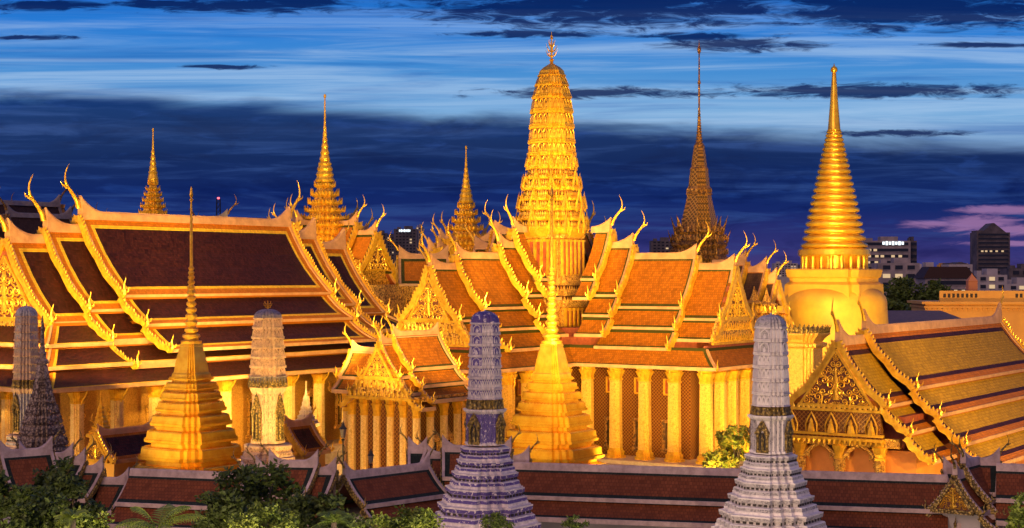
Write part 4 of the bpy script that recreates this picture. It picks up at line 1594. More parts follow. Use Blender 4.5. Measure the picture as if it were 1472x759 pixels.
    if finial:
        for lv in range(3):
            for k in range(4):
                a = k * math.pi / 2 + lv * .78
                fn.tube([(0, 0, zt + H * (.15 + .2 * lv)), (.35 * math.cos(a), .35 * math.sin(a), zt + H * (.2 + .2 * lv)), (.42 * math.cos(a), .42 * math.sin(a), zt + H * (.5 + .2 * lv))], [.06, .05, .01], 4)
    fn.build('finial', GOLD if finial else mEdge, root)
    return root


prang('porcelain_prang', 'violet and white porcelain prang rising from tiered base in front of the gallery roof', 697, 120, 447, 573, 588, 638,
      [(641, 33), (659, 37), (676, 44), (697, 51), (721, 62), (747, 74), (775, 84), (800, 90), (880, 98)], 25, 26.5, BLUECER, BLUECER2, WCER, GOLD_OLD, None, 'tall porcelain prangs', 7, .84)
prang('porcelain_prang', 'grey white porcelain prang rising from tiered base beside the carved right gable', 1108, 120, 452, 583, 597, 650,
      [(652, 34), (670, 39), (688, 46), (709, 54), (732, 66), (757, 78), (780, 86), (805, 92), (880, 100)], 26, 27.5, GCER2, GCER, GCER, GOLD_OLD, None, 'tall porcelain prangs', 6, .86, arch_w=.07)
prang('porcelain_prang', 'peach porcelain prang with gold trident tip before the great maroon roof', 385, 160, 444, 540, 556, 636,
      [(638, 33), (655, 37), (672, 42), (690, 47), (720, 55), (760, 62)], 27, 23, OCER, OCER2, OCER2, GOLD_OLD, SLATE, 'tall porcelain prangs', 6, .78, True, False)
prang('porcelain_prang', 'dusky porcelain prang at the left edge behind the dark mosaic chedi', 38, 160, 440, 545, 558, 622,
      [(624, 26), (640, 30), (656, 35), (675, 41), (700, 50), (760, 60)], 19.0, 18, GCER2, GCER2, OCER2, GOLD_OLD, None, 'tall porcelain prangs', 8, .84)

# dark mosaic chedi at left
dc = thing('mosaic_chedi', 'dark ceramic mosaic chedi with slender tip beside the left edge prang', 'chedi', (X_(61, 152), 152, 0), ANG)
s = S_(152); z = lambda y: Z_(y, 152); pl = redent(.5, 3); E = ext(pl, ANG); r = lambda h: h * s / E
b = MB(); prof = []
ys = [(730, 56), (700, 50), (680, 46), (664, 42), (650, 38), (634, 34), (618, 30), (603, 26), (590, 22), (579, 18), (569, 15), (560, 13), (551, 11.5)]
for (ya, ha), (yb, hb) in zip(ys, ys[1:] + [(543, 10.5)]):
    terr(prof, z(ya), z(yb), r(ha), r(hb), 0, 1)
b.loft(pl, prof)
for (ya, ha) in ys[1:]:
    antefix_ring(b, pl, r(ha) * 1.0, z(ya) + .15, .45, .2, .42, 1, .05)
b.build('stepped_base', [MCER, MCER2], dc)
b = MB()
b.loft(pl, [(z(544), r(10)), (z(535), r(9.5)), (z(527), r(7.5)), (z(524), r(6)), (z(522), r(9)), (z(518), r(8.5)), (z(516), r(5.5)), (z(509), r(5.5)), (z(508), r(6.5)), (z(505), r(4)), (z(503), r(4)), (z(500), r(3))])
b.build('bell', MCER2, dc)
b = MB()
b.loft(circle(8), [(z(502), 3.2 * s), (z(480), 2.6 * s), (z(460), 1.6 * s), (z(453), .3 * s)])
b.build('needle', MCER, dc)


# ------------------------------------------------------------------ tiered spires behind
def tiered_spire(root, Y, rows, needle, col=GOLD, leaves=GOLD, cx=0, cy=0, dark=None, zbase=None):
    """rows: list of (pixel row, half px) from top to bottom for eaves; needle: list (row, half)"""
    s = S_(Y); z = lambda y: Z_(y, Y)
    pl = redent(.45, 3); E = ext(pl, ANG); r = lambda h: h * s / E
    b = MB(); prof = []
    rr = list(reversed(rows))
    prof.append((zbase if zbase is not None else z(rr[0][0] + 28), r(rr[0][1] * .70), 1))
    for i, (y, h) in enumerate(rr):
        ynext = rr[i + 1][0] if i + 1 < len(rr) else rows[0][0] - (rows[1][0] - rows[0][0])
        hn = rr[i + 1][1] if i + 1 < len(rr) else needle[-1][1]
        d = z(ynext) - z(y)
        prof += [(z(y) - .22 * d, r(h * .80), 0), (z(y) - .02 * d, r(h * 1.0), 0), (z(y) + .14 * d, r(h * 1.0), 0), (z(y) + .45 * d, r(hn * .84), 1), (z(y) + .75 * d, r(hn * .78), 1)]
    prof.append((z(needle[-1][0]), r(needle[-1][1]), 0))
    b.loft(pl, prof)
    body = b.build('tiered_roof', [col, dark or GOLD_F], root)
    if cx or cy: body.location = (cx, cy, 0)
    a = MB()
    for i, (y, h) in enumerate(rr):
        ynext = rr[i + 1][0] if i + 1 < len(rr) else y - 10
        d = z(ynext) - z(y)
        antefix_ring(a, pl, r(h), z(y), d * .50, d * .13, max(.55, d * .42), 0, .30)
        for (qx, qy) in pl:
            if abs(abs(qx) - abs(qy)) < .62:
                a.spike((qx * r(h), qy * r(h), z(y) - .1), (qx * r(h) * 1.06, qy * r(h) * 1.06, z(y) + d * .8), d * .14, 0)
    a.build('roof_leaves', leaves, body)
    b = MB()
    nn = list(reversed(needle))
    prof = []
    for (ya, ha), (yb, hb) in zip(nn, nn[1:]):
        k = max(1, int(abs(ya - yb) / 7))
        for j in range(k):
            t = j / k; t2 = (j + 1) / k
            h0 = ha + (hb - ha) * t; y0 = ya + (yb - ya) * t; y1 = ya + (yb - ya) * t2
            bulge = 1.12 if h0 > 1.6 else 1.0
            prof += [(z(y0), h0 * s), (z(y0 + (y1 - y0) * .4), h0 * bulge * s), (z(y0 + (y1 - y0) * .8), h0 * .95 * s)]
    prof.append((z(nn[-1][0]), .3 * s))
    b.loft(circle(12), prof)
    n_ = b.build('needle', col, body)
    return body


gname = 'golden spires of the palace halls'
ST_FAR = Style(T_ORANGE2, T_GREEN, T_GREEN, (.9, 0.0), gold=GOLD)
# throne hall with big seven tiered spire (467)
th = thing('spired_hall', 'far hall with golden multi tiered spire rising behind the right end of the maroon roof', 'palace hall', (X_(467, 330), 330, 0), ANG, gname)
tiered_spire(th, 330, [(268, 15), (281, 20), (293, 24.5), (304, 29), (315, 34), (325, 39), (336, 33), (345, 28)],
             [(135, .8), (140, 1.8), (146, 1.0), (180, 1.6), (205, 3.4), (232, 7), (238, 9), (262, 13)])
kf = dict(cap=(.5, .6), lift=2.0, run=3, ch=4.0, tl=2.0, wd=.4, ht=1.0, teeth=1.0, th=.8, over=.5)
for phi in (0, math.pi / 2, math.pi, -math.pi / 2):
    F = frame(0, 0, phi)
    FT = [(0, 0, 5, -7.5), (4.7, -8, 7.5, -10.5)]
    section(th, F, 3, 8.5, Z_(322, 330), FT, ST_FAR, False, True, **kf)
    section(th, F, 8, 13.4, Z_(336, 330), FT, ST_FAR, False, True, **kf)
    pediment(th, F, 13.3, 1, Z_(336, 330), 4.8, 7.4, n_sw=16, sw=.8, seed=2)
b = MB()
for phi in (0, math.pi / 2):
    b.box((0, 0, 14), (24, 12, 28) if phi == 0 else (12, 24, 28), 0, 0)
    b.box((0, 0, 11.5), (42, 14, 23) if phi == 0 else (14, 42, 23), 0, 0)
b.build('wall', GOLD_F, th)
th2 = thing('spired_hall', 'far hall with smallest golden spire above the left end of the maroon roof', 'palace hall', (X_(220, 345), 345, 0), ANG, gname)
tiered_spire(th2, 345, [(265, 7), (273, 10), (281, 12.5), (289, 15), (298, 17.5), (307, 20)], [(184, .6), (189, 1.4), (193, .8), (215, 1.6), (245, 5), (250, 6), (262, 7)], zbase=0)
th3 = thing('spired_hall', 'far hall with slim golden tiered spire left of the central tower', 'palace hall', (X_(670, 330), 330, 0), ANG, gname)
tiered_spire(th3, 330, [(298, 12), (308, 16), (319, 20), (330, 24), (341, 28), (352, 31)], [(209, .6), (214, 1.5), (218, .8), (240, 1.8), (270, 5.5), (276, 7), (292, 10)])
for phi in (0, math.pi / 2, math.pi, -math.pi / 2):
    F = frame(0, 0, phi)
    section(th3, F, 3, 6.5, Z_(345, 330), FT, ST_FAR, False, True, **kf)
    section(th3, F, 6, 9.5, Z_(358, 330), FT, ST_FAR, False, True, **kf)
b = MB()
for phi in (0, math.pi / 2):
    b.box((0, 0, 11), (17, 10, 22) if phi == 0 else (10, 17, 22), 0, 0)
b.build('wall', GOLD_F, th3)

# mondop spire (dark gold), behind right wing
md = thing('mondop_hall', 'dark mosaic hall whose thin spire is the tallest needle right of the central tower', 'temple hall', (X_(1005, 247), 247, 0), ANG)
s = S_(247); z = lambda y: Z_(y, 247)
pl = redent(.40, 4); E = ext(pl, ANG); r = lambda h: h * s / E
b = MB()
prof = [(0, r(34), 0), (z(395), r(34), 0), (z(388), r(40), 0), (z(384), r(36), 0), (z(376), r(37), 0), (z(372), r(42), 0), (z(366), r(37), 0), (z(358), r(36), 0), (z(352), r(40), 0),
        (z(346), r(34), 0), (z(338), r(33), 0), (z(334), r(36), 0), (z(330), r(26), 0), (z(322), r(25), 1), (z(305), r(22), 1), (z(290), r(18.5), 1),
        (z(281), r(17), 0), (z(279), r(19), 0), (z(276), r(17), 0), (z(272), r(18), 0), (z(268), r(15), 1), (z(245), r(12.5), 1), (z(243), r(13), 0), (z(240), r(11), 1), (z(222), r(9), 1), (z(212), r(7.5), 0), (z(209), r(7.5), 0), (z(207), r(5.5), 0)]
b.loft(pl, prof)
body = b.build('tiered_roof', [GOLD_DARK, M('mosaic_scales', (.45, .24, .06), .35, .4, (.10, .05, .025), 'diamond', 2.2, .6, sharp=(.14, .3))], md)
a = MB()
for y, h, k in ((384, 40, 1.0), (366, 41, 1.0), (346, 39, 1.1), (334, 36, 1.0), (276, 18, .6)):
    antefix_ring(a, pl, r(h), z(y), k, .3, .8, 0, .2)
for k in range(4):
    Fk = frame(0, 0, k * math.pi / 2)
    for sg in (-1, 1):
        for lv, (yy, hh) in enumerate(((330, 34), (350, 38))):
            a.spike(Fk(r(hh), sg * r(hh) * .42, z(yy)), Fk(r(hh) + .6, sg * r(hh) * .5, z(yy) + 2.2), .34, 0, Fk(0, 1, 0) - Fk(0, 0, 0))
a.build('roof_leaves', GOLD_DARK, body)
b = MB()
q = []
y = 208; h = 5.8
while y > 155:
    st = 4.2
    q += [(z(y), h * .8 * s), (z(y - st * .4), h * 1.05 * s), (z(y - st * .8), h * .75 * s)]
    y -= st; h *= .905
q += [(z(y), h * .8 * s), (z(125), 1.5 * s), (z(121), 1.4 * s), (z(120), 2.6 * s), (z(117), 2.0 * s), (z(115), 1.3 * s), (z(78), .9 * s), (z(74), 2.6 * s), (z(70), 2.8 * s), (z(66), 1.0 * s), (z(58), .3 * s)]
b.loft(circle(10), q)
b.build('needle', GOLD_DARK, body)

# hall behind right wing (x 1065-1130)
ST_BR = Style(T_DUSK, T_ORANGE2, T_ORANGE2, (.5, 0.0), gold=GOLD)
bh = thing('rear_hall', 'small hall with brown tiled roof between the central hall and the bell chedi', 'temple hall', (X_(1060, 235), 235, 0), ANG)
F = frame(0, 0, -math.pi / 2)
kb = dict(cap=(.4, .5), lift=1.5, run=2.6, ch=3.0, tl=1.6, wd=.3, ht=.75, teeth=.7, th=.55, over=.4)
BT = [(0, 0, 3.2, -4.6), (3.0, -4.9, 4.8, -6.8), (4.6, -7.1, 6.4, -8.8)]
section(bh, F, -4, 1.4, Z_(378, 235), BT, ST_BR, False, True, **kb)
section(bh, F, 1.1, 4.6, Z_(388, 233), BT, ST_BR, False, True, **kb)
section(bh, F, 4.4, 6.2, Z_(404, 230), BT[:2], ST_BR, False, True, **kb)
b = MB()
b.box(tuple(F(.8, 0, 8)), (9.0, 7, 16), -math.pi / 2, 0)
b.build('wall', GOLD_F, bh)
# ornate gold terrace ornaments before it
for i, (px, py, Y) in enumerate(((1084, 428, 226), (1102, 430, 226), (1082, 452, 222), (1112, 456, 222), (1098, 474, 220))):
    t = thing('terrace_shrine', 'small tiered gold shrine on the terrace, %s' % ('nearest under the brown roof', 'just right of the one under the brown roof', 'lowest near the right wing gable',
              'closest to the bell chedi', 'lowest behind the white prang')[i], 'shrine', (X_(px, Y), Y, 0), ANG, 'small gold terrace shrines')
    b = MB()
    zt = Z_(py, Y)
    b.loft(redent(.5, 2), [(0, 1.6), (zt - 3.6, 1.6), (zt - 3.4, 2.2), (zt - 3.0, 2.2), (zt - 2.9, 1.5), (zt - 2.0, 1.5), (zt - 1.9, 2.0), (zt - 1.6, 2.0), (zt - 1.5, 1.1), (zt - .9, 1.1), (zt - .8, 1.4), (zt - .6, 1.3), (zt - .4, .6), (zt + .6, .25), (zt + 1.6, .05)])
    b.build('shaft', GOLD_F2, t)
    b = MB()
    antefix_ring(b, redent(.5, 2), 2.1, zt - 3.0, .9, .3, .7, 0, .3)
    antefix_ring(b, redent(.5, 2), 1.9, zt - 1.6, .8, .3, .7, 0, .3)
    b.build('leaves', GOLD, t)

# tall pier with gold pilasters left of the carved gable
t = thing('gilded_pier', 'square gilded pier with planted capital between white prang and carved gable', 'pier', (X_(1150, 195), 195, 0), ANG)
b = MB()
b.loft(redent(.6, 3), [(0, 2.4), (Z_(500, 195), 2.3), (Z_(497, 195), 2.8), (Z_(493, 195), 2.8), (Z_(491, 195), 2.3), (Z_(487, 195), 2.5), (Z_(480, 195), 3.1), (Z_(478, 195), 3.1)])
b.build('shaft', COLUMN, t)
b = MB()
antefix_ring(b, redent(.6, 3), 3.0, Z_(478, 195), 1.0, .35, .6, 0, .4)
b.build('capital_leaves', GOLD_OLD, t)

# palace roofs at far left, their shadow put into dark tile and plaster colours
ST_DK = Style(T_DUSK, T_DUSK, T_DUSK, (.6, 0.0), gold=GOLD_DARK, white=M('ridge_plaster_shaded', (.34, .27, .24), .6, 0, (.22, .17, .16), 'noise', 1))
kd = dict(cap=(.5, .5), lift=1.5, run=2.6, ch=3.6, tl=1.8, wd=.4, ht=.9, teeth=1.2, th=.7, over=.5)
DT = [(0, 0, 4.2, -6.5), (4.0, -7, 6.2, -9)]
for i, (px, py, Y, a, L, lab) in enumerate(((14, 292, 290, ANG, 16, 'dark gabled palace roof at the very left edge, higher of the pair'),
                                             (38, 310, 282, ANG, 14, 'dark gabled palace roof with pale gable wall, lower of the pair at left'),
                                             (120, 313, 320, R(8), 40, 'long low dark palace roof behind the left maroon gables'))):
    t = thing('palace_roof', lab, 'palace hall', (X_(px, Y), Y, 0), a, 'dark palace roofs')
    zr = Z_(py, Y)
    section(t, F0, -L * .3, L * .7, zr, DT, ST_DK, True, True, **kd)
    section(t, F0, -L * .3 - 4, -L * .3 + .4, zr - 1.8, DT, ST_DK, True, False, **kd)
    b = MB()
    b.box((L * .2, 0, (zr - 7) / 2), (L + 3, 8, zr - 7), 0, 0)
    b.hexa([(-L * .3 - 3.6, -3.6, zr - 8), (-L * .3 - 3.6, 3.6, zr - 8), (-L * .3 - 3.6, .05, zr - 2.4), (-L * .3 - 3.6, -.05, zr - 2.4),
            (-L * .3 - 3.3, -3.6, zr - 8), (-L * .3 - 3.3, 3.6, zr - 8), (-L * .3 - 3.3, .05, zr - 2.4), (-L * .3 - 3.3, -.05, zr - 2.4)], 0)
    b.build('wall', CONC, t)
# far small roof finials seen above the ridge
for i, (px, py) in enumerate(((130, 286), (146, 292), (160, 300), (281, 290), (292, 304))):
    Y = 312
    t = thing('ridge_finial', ('leftmost small dark horn above the maroon ridge', 'second small dark horn above the maroon ridge from the left', 'third small dark horn above the maroon ridge, by the smallest spire',
              'taller small dark horn beside the left chedi needle', 'lower small dark horn right of the left chedi needle')[i], 'roof finial', (X_(px, Y), Y, 0), ANG, 'small dark roof horns')
    b = MB()
    chofa(b, F0, 0, Z_(py + 22, Y), -1, 3.0)
    b.build('horn', GOLD_DARK, t)
    b = MB()
    b.box((0, 0, Z_(py + 22, Y) / 2), (1.2, 1.2, Z_(py + 22, Y)), 0, 0, .6)
    b.build('gable_post', CONC_D, t)

# roof strip behind pantheon left (590-640)
t = thing('rear_hall', 'low orange roof showing just behind the left wing ridge of the central hall', 'temple hall', (X_(600, 262), 262, 0), R(5))
section(t, F0, -3, 5, Z_(369, 262), [(0, 0, 3.5, -4.5)], ST_FAR, True, True, **kb)
b = MB(); b.box((0, 0, 9), (10, 5, 18)); b.build('wall', GOLD_F, t)

# ------------------------------------------------------------------ small halls and boundary shrines in the court
ST_S = Style(T_MAROON, T_ORANGE, T_ORANGE, (.75, 0.0))
ks = dict(cap=(.3, .3), lift=.7, run=1.6, ch=1.6, tl=1.0, wd=.2, ht=.45, teeth=.4, th=.3, over=.25)
for i, (px, py, Y, L) in enumerate(((140, 622, 176, 8), (410, 610, 170, 4.0))):
    t = thing('small_hall', ('little orange edged hall left of the left golden chedi', 'little orange edged hall right of the peach prang')[i], 'pavilion', (X_(px, Y), Y, 0), ANG, 'little halls along the court')
    zr = Z_(py, Y)
    section(t, F0, 0, L, zr, [(0, 0, 2.7, -3.0)], ST_S, True, True, **ks)
    pediment(t, F0, .2, -1, zr, 2.6, 3.0, n_sw=10, sw=.34, planks=False, seed=20 + i)
    b = MB(); b.box((L / 2, 0, (zr - 3) / 2), (L - .6, 4.6, zr - 3)); b.build('wall', PALACE, t)
for i, (px, py, Y) in enumerate(((145, 574, 180), (440, 560, 186), (512, 556, 186))):
    t = thing('boundary_shrine', ('tiered golden boundary shrine between the left columns of the great hall', 'pale tiered boundary shrine right of the peach prang',
              'pale tiered boundary shrine left of the porch pavilion')[i], 'shrine', (X_(px, Y), Y, 0), ANG, 'boundary shrines round the great hall')
    zt = Z_(py, Y); q = []
    b = MB()
    q = [(0, 1.5), (1.2, 1.5), (1.25, 1.15), (zt - 4.2, 1.15), (zt - 4.1, 1.5), (zt - 3.8, 1.5)]
    h = 1.15
    zz = zt - 3.7
    while h > .3:
        q += [(zz, h), (zz + .18, h * 1.08), (zz + .34, h * .80), (zz + .5, h * .75)]
        zz += .5; h *= .78
    q += [(zz, .16), (zt, .08), (zt + 1.0, .02)]
    b.loft(redent(.5, 2), q)
    b.build('tiered_top', STONEW if i else GOLD, t)
    for sx, sy in ((1, 0), (0, 1), (-1, 0), (0, -1)):
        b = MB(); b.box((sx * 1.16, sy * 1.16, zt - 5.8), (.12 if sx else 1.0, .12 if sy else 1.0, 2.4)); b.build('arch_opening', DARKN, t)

# ------------------------------------------------------------------ cloister (gallery) roofs
ST_C = Style(T_BROWN, T_DKGREEN, T_DKGREEN, (.62, 0.0), gold=GOLD_OLD,
             white=M('ridge_plaster_cool', (.66, .47, .42), .6, 0, (.40, .27, .24), 'noise', 1.2, .3), soffit=M('soffit_dark', (.13, .035, .025), .6, 0, (.08, .02, .02), 'noise', 1))
CT = [(0, 0, 2.5, -2.35), (2.3, -2.6, 4.3, -3.9)]
kc = dict(cap=(.32, .30), lift=.9, run=1.3, ch=1.5, tl=.8, wd=.16, ht=.36, teeth=.34, th=.26, over=.2)
CG = 'gallery roofs along the front'


def cloister(label, px0, Y0, px1, Y1, zr, e0, e1, extra=()):
    x0, x1 = X_(px0, Y0), X_(px1, Y1)
    a = math.atan2(Y1 - Y0, x1 - x0)
    L = math.hypot(Y1 - Y0, x1 - x0)
    t = thing('gallery', label, 'gallery', (x0, Y0, 0), a, CG)
    section(t, F0, 0, L, zr, CT, ST_C, e0, e1, **kc)
    b = MB()
    b.box((L / 2, 0, (zr - 3.2) / 2), (L - .3, 5.6, zr - 3.2), 0, 0)
    b.build('wall', CONC_P, t)
    return t


def gate(label, px, Y, a, secs, splay=.55, porch=None):
    """secs: (u0, u1, row of ridge, e0, e1)"""
    t = thing('gallery_gate', label, 'gate', (X_(px, Y), Y, 0), a, 'stepped gate roofs of the gallery')
    for u0, u1, row, e0, e1 in secs:
        section(t, F0, u0, u1, Z_(row, Y), CT, ST_C, e0, e1, splay=splay, **kc)
    u0 = min(q[0] for q in secs); u1 = max(q[1] for q in secs)
    zz = Z_(max(q[2] for q in secs), Y)
    b = MB()
    b.box(((u0 + u1) / 2, 0, (zz - 3.2) / 2), (u1 - u0 - 1.6, 5.6, zz - 3.2), 0, 0)
    b.build('wall', CONC_P, t)
    return t


cloister('long brown gallery roof with white ridge between the two tall prangs', 735, 141, 1362, 132.0, 8.45, False, False)
cloister('brown gallery roof running left of the trees below the left golden chedi', 188, 136.5, 352, 133.5, 8.45, False, False)
cloister('turned brown gallery roof with open left gable beside the porch pavilion', 495, 134.0, 616, 141.0, 8.45, True, True)
cloister('short brown gallery roof at the right edge under the yellow tiles', 1432, 131.5, 1560, 129.5, Z_(672, 131), False, True)
gate('stepped gate roof among the trees below the peach prang', 423, 133, R(-6),
     ((-2.1, 2.0, 666, True, True), (-3.2, -1.9, 676, True, False), (-4.4, -3.0, 684, True, False), (1.8, 3.5, 676, False, True)))
gate('stepped gate roof half hidden by the violet prang', 684, 143, R(-10),
     ((-3.0, 3.2, 645, True, True), (-4.6, -2.8, 655, True, False), (-6.1, -4.4, 648, True, True), (3.0, 4.8, 658, False, True)))
gate('stepped gate roof behind the bushes at the left below the mosaic chedi', 70, 139, R(-8),
     ((-2.6, 2.2, 655, True, True), (2.0, 3.3, 662, False, True), (3.1, 4.9, 673, False, True), (4.7, 7.2, 689, False, True), (-4.6, -2.4, 668, True, False)))
gf = gate('stepped gate roof with small carved gable porch at the right corner', 1408, 133, R(-8),
          ((-1.5, 1.6, 663, True, True), (-2.9, -1.2, 676, True, False)))
Fg = frame(-.1, 0, R(-118))
kg = dict(kc); kg['ch'] = 1.7
zr = Z_(672, 131)
section(gf, Fg, 0, 3.4, zr + .4, [(0, 0, 2.2, -2.9), (2.1, -3.1, 3.2, -4.0)], ST_C, False, True, **kg)
section(gf, Fg, 3.2, 5.2, zr - .35, [(0, 0, 2.2, -2.9), (2.1, -3.1, 3.2, -4.0)], ST_C, False, True, **kg)
pediment(gf, Fg, 5.15, 1, zr - .35, 2.1, 2.85, gold=GOLD_OLD, frame_g=GOLD_OLD, n_sw=22, sw=.24, planks=False, seed=44, inset=.82)
b = MB(); b.box(tuple(Fg(2.6, 0, (zr - 3.4) / 2)), (4.4, 3.8, zr - 3.4), R(-118)); b.build('porch_wall', CONC_P, gf)
g5 = thing('gallery_gate', 'small gabled gate roof cut off by the left edge of the picture', 'gate', (X_(8, 134), 134, 0), R(40), 'stepped gate roofs of the gallery')
section(g5, F0, -.5, 4, Z_(652, 134), [(0, 0, 2.4, -2.9), (2.2, -3.1, 3.6, -4.4)], ST_C, True, True, **kg)
b = MB(); b.box((2, 0, 3), (4, 4, 6)); b.build('wall', CONC_P, g5)

# ------------------------------------------------------------------ lamp posts
lp = None
for i, (px, py, Y) in enumerate(((533, 655, 150), (493, 616, 156))):
    lab = ('black lantern post in front of the porch pavilion columns', 'black lantern post left of the porch pavilion')[i]
    if lp is None:
        lp = thing('lamp_post', lab, 'lamp', (X_(px, Y), Y, 0), 0, 'lantern posts in the court')
        zt = Z_(py - 4, Y)
        b = MB(); b.loft(circle(8), [(0, .22), (.5, .22), (.6, .09), (zt - 1.2, .06), (zt - 1.1, .16), (zt - 1.0, .06)]); b.build('post', IRON, lp)
        b = MB(); b.loft(circle(6), [(zt - .95, .16), (zt - .25, .26)]); b.build('lantern_glass', LAMPG, lp)
        b = MB(); b.loft(circle(6), [(zt - .25, .34), (zt - .05, .16), (zt + .15, .10), (zt + .4, .01)]); b.build('lantern_cap', IRON, lp)
        z_first = zt
    else:
        dup_thing(lp, (X_(px, Y), Y, 0), 0, lab, Z_(py - 4, Y) / z_first)


# ------------------------------------------------------------------ vegetation
def limb_tree(name, label, px, Y, top, hw, cat='tree', leaf=(LEAF_D, LEAF_M), n=2600, size=.30, seed=0, group=None, hh=None, gaps=.5, depth=.8):
    """crown spans hw pixels each side, top pixel row; clumps of separate leaves on limbs"""
    rnd = random.Random(seed)
    s = S_(Y)
    zt = Z_(top, Y); R_ = hw * s
    H = hh if hh else R_ * 1.3
    zc = zt - H
    root = thing(name, label, cat, (X_(px, Y), Y, 0), 0, group)
    tr = MB()
    zf = max(zc - H * .7, 1.0)
    tr.tube([(0, 0, -.1), (.1, 0, zf * .5), (0, .1, zf), (.1, 0, zc)], [R_ * .09 + .1, R_ * .07 + .08, R_ * .06 + .06, R_ * .03 + .03], 8)
    clumps = []
    k = 0
    nc = 34
    while len(clumps) < nc:
        k += 1
        x, y, z = (rnd.uniform(-1, 1), rnd.uniform(-1, 1), rnd.uniform(-.8, 1))
        d = math.sqrt(x * x + y * y + z * z)
        if d > 1 or d < .35: continue
        clumps.append(Vector((x * R_, y * R_ * depth, zc + z * H)))
    for c in clumps[:16]:
        m_ = Vector((0, 0, zf)).lerp(c, .55) + Vector((0, 0, -.3))
        tr.tube([(0, 0, zf * .95), tuple(m_), tuple(c)], [.09 + R_ * .02, .06, .015], 5)
    tr.build('trunk', BARK, root)
    lf = MB()
    for i in range(n):
        c = clumps[rnd.randrange(nc)]
        rr = R_ * .30 * (rnd.random() ** .45)
        a = rnd.uniform(0, 6.283); b_ = math.acos(rnd.uniform(-1, 1))
        p = c + Vector((rr * math.sin(b_) * math.cos(a), rr * math.sin(b_) * math.sin(a), rr * .75 * math.cos(b_)))
        L = size * rnd.uniform(.5, 1.7)
        d = Vector((rnd.uniform(-1, 1), rnd.uniform(-1, 1), rnd.uniform(-.5, .9))).normalized()
        q = d.cross(Vector((rnd.uniform(-1, 1), rnd.uniform(-1, 1), rnd.uniform(-1, 1)))).normalized()
        nn = d.cross(q) * L * .08
        m = 0 if rnd.random() < .55 else 1
        lf.face([p, p + d * L * .5 + q * L * .28 + nn, p + d * L, p + d * L * .5 - q * L * .28 + nn], m)
    lf.build('crown', list(leaf), root)
    return root


def fan_palm(label, px, Y, top, hw, nf=13, leaf=LEAF_M, seed=0, h0=None, name='palm_tree', lean=1.0):
    rnd = random.Random(seed)
    s = S_(Y); zt = Z_(top, Y); R_ = hw * s
    root = thing(name, label, 'palm', (X_(px, Y), Y, 0), 0)
    zb = zt - R_ * .72
    b = MB()
    b.tube([(0, 0, -.1), (0, 0, zb * .5), (0, 0, zb)], [.22, .17, .16], 8)
    b.build('trunk', BARK, root)
    for i in range(nf):
        a = math.pi * 2 * i / nf + rnd.uniform(-.1, .1)
        el = rnd.uniform(.35, 1.25)
        L = R_ * rnd.uniform(.9, 1.15)
        fr = MB()
        pts = []
        for k in range(9):
            t = k / 8
            h = L * t * math.cos(el) * (1 + .1 * t)
            v = L * (t * math.sin(el) - .55 * t * t * lean)
            pts.append(Vector((h * math.cos(a), h * math.sin(a), zb + v)))
        fr.tube(pts, [.04 * (1 - .7 * k / 8) for k in range(9)], 4)
        side = Vector((-math.sin(a), math.cos(a), 0))
        for k in range(2, 17):
            t = k / 16
            j = min(int(t * 8), 7); f = t * 8 - j
            p = pts[j].lerp(pts[j + 1], f)
            d = (pts[j + 1] - pts[j]).normalized()
            ll = L * .24 * math.sin(math.pi * (.15 + .8 * t)) + .1
            for sg in (-1, 1):
                dr = (side * sg * .8 + d * .6 + Vector((0, 0, -.38))).normalized()
                up = dr.cross(d).normalized() * .02
                q = d * (L * .011 + .012)
                fr.face([p - q, p + dr * ll * .5 - q + up, p + dr * ll + Vector((0, 0, -.08 * ll)), p + dr * ll * .5 + q + up, p + q])
        fr.build('frond', leaf, root)
    return root


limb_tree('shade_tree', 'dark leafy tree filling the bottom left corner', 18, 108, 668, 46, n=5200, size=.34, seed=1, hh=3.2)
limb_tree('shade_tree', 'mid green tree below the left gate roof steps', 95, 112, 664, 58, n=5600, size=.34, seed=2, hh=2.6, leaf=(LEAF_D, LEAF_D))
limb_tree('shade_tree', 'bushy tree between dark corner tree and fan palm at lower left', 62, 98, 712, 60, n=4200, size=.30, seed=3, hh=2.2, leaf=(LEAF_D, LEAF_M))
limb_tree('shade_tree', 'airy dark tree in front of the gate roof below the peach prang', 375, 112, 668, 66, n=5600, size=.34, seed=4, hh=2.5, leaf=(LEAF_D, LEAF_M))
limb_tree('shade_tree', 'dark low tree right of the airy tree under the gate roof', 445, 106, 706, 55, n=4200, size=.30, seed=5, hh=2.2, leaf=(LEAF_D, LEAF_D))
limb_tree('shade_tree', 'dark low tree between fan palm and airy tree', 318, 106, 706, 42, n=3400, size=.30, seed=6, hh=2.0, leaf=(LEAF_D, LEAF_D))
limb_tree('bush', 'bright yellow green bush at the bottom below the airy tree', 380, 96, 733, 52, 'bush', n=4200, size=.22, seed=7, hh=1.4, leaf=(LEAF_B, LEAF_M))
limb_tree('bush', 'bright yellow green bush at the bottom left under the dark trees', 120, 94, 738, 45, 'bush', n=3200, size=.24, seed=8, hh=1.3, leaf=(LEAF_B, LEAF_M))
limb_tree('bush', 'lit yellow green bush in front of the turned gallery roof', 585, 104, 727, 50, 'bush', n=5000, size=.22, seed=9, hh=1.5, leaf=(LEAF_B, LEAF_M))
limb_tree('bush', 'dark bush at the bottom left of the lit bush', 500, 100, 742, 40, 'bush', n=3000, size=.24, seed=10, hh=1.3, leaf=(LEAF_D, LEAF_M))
limb_tree('topiary_bush', 'round clipped bush at the foot of the violet prang', 712, 108, 739, 23, 'bush', n=4200, size=.13, seed=11, hh=1.1, leaf=(LEAF_D, LEAF_M), depth=1)
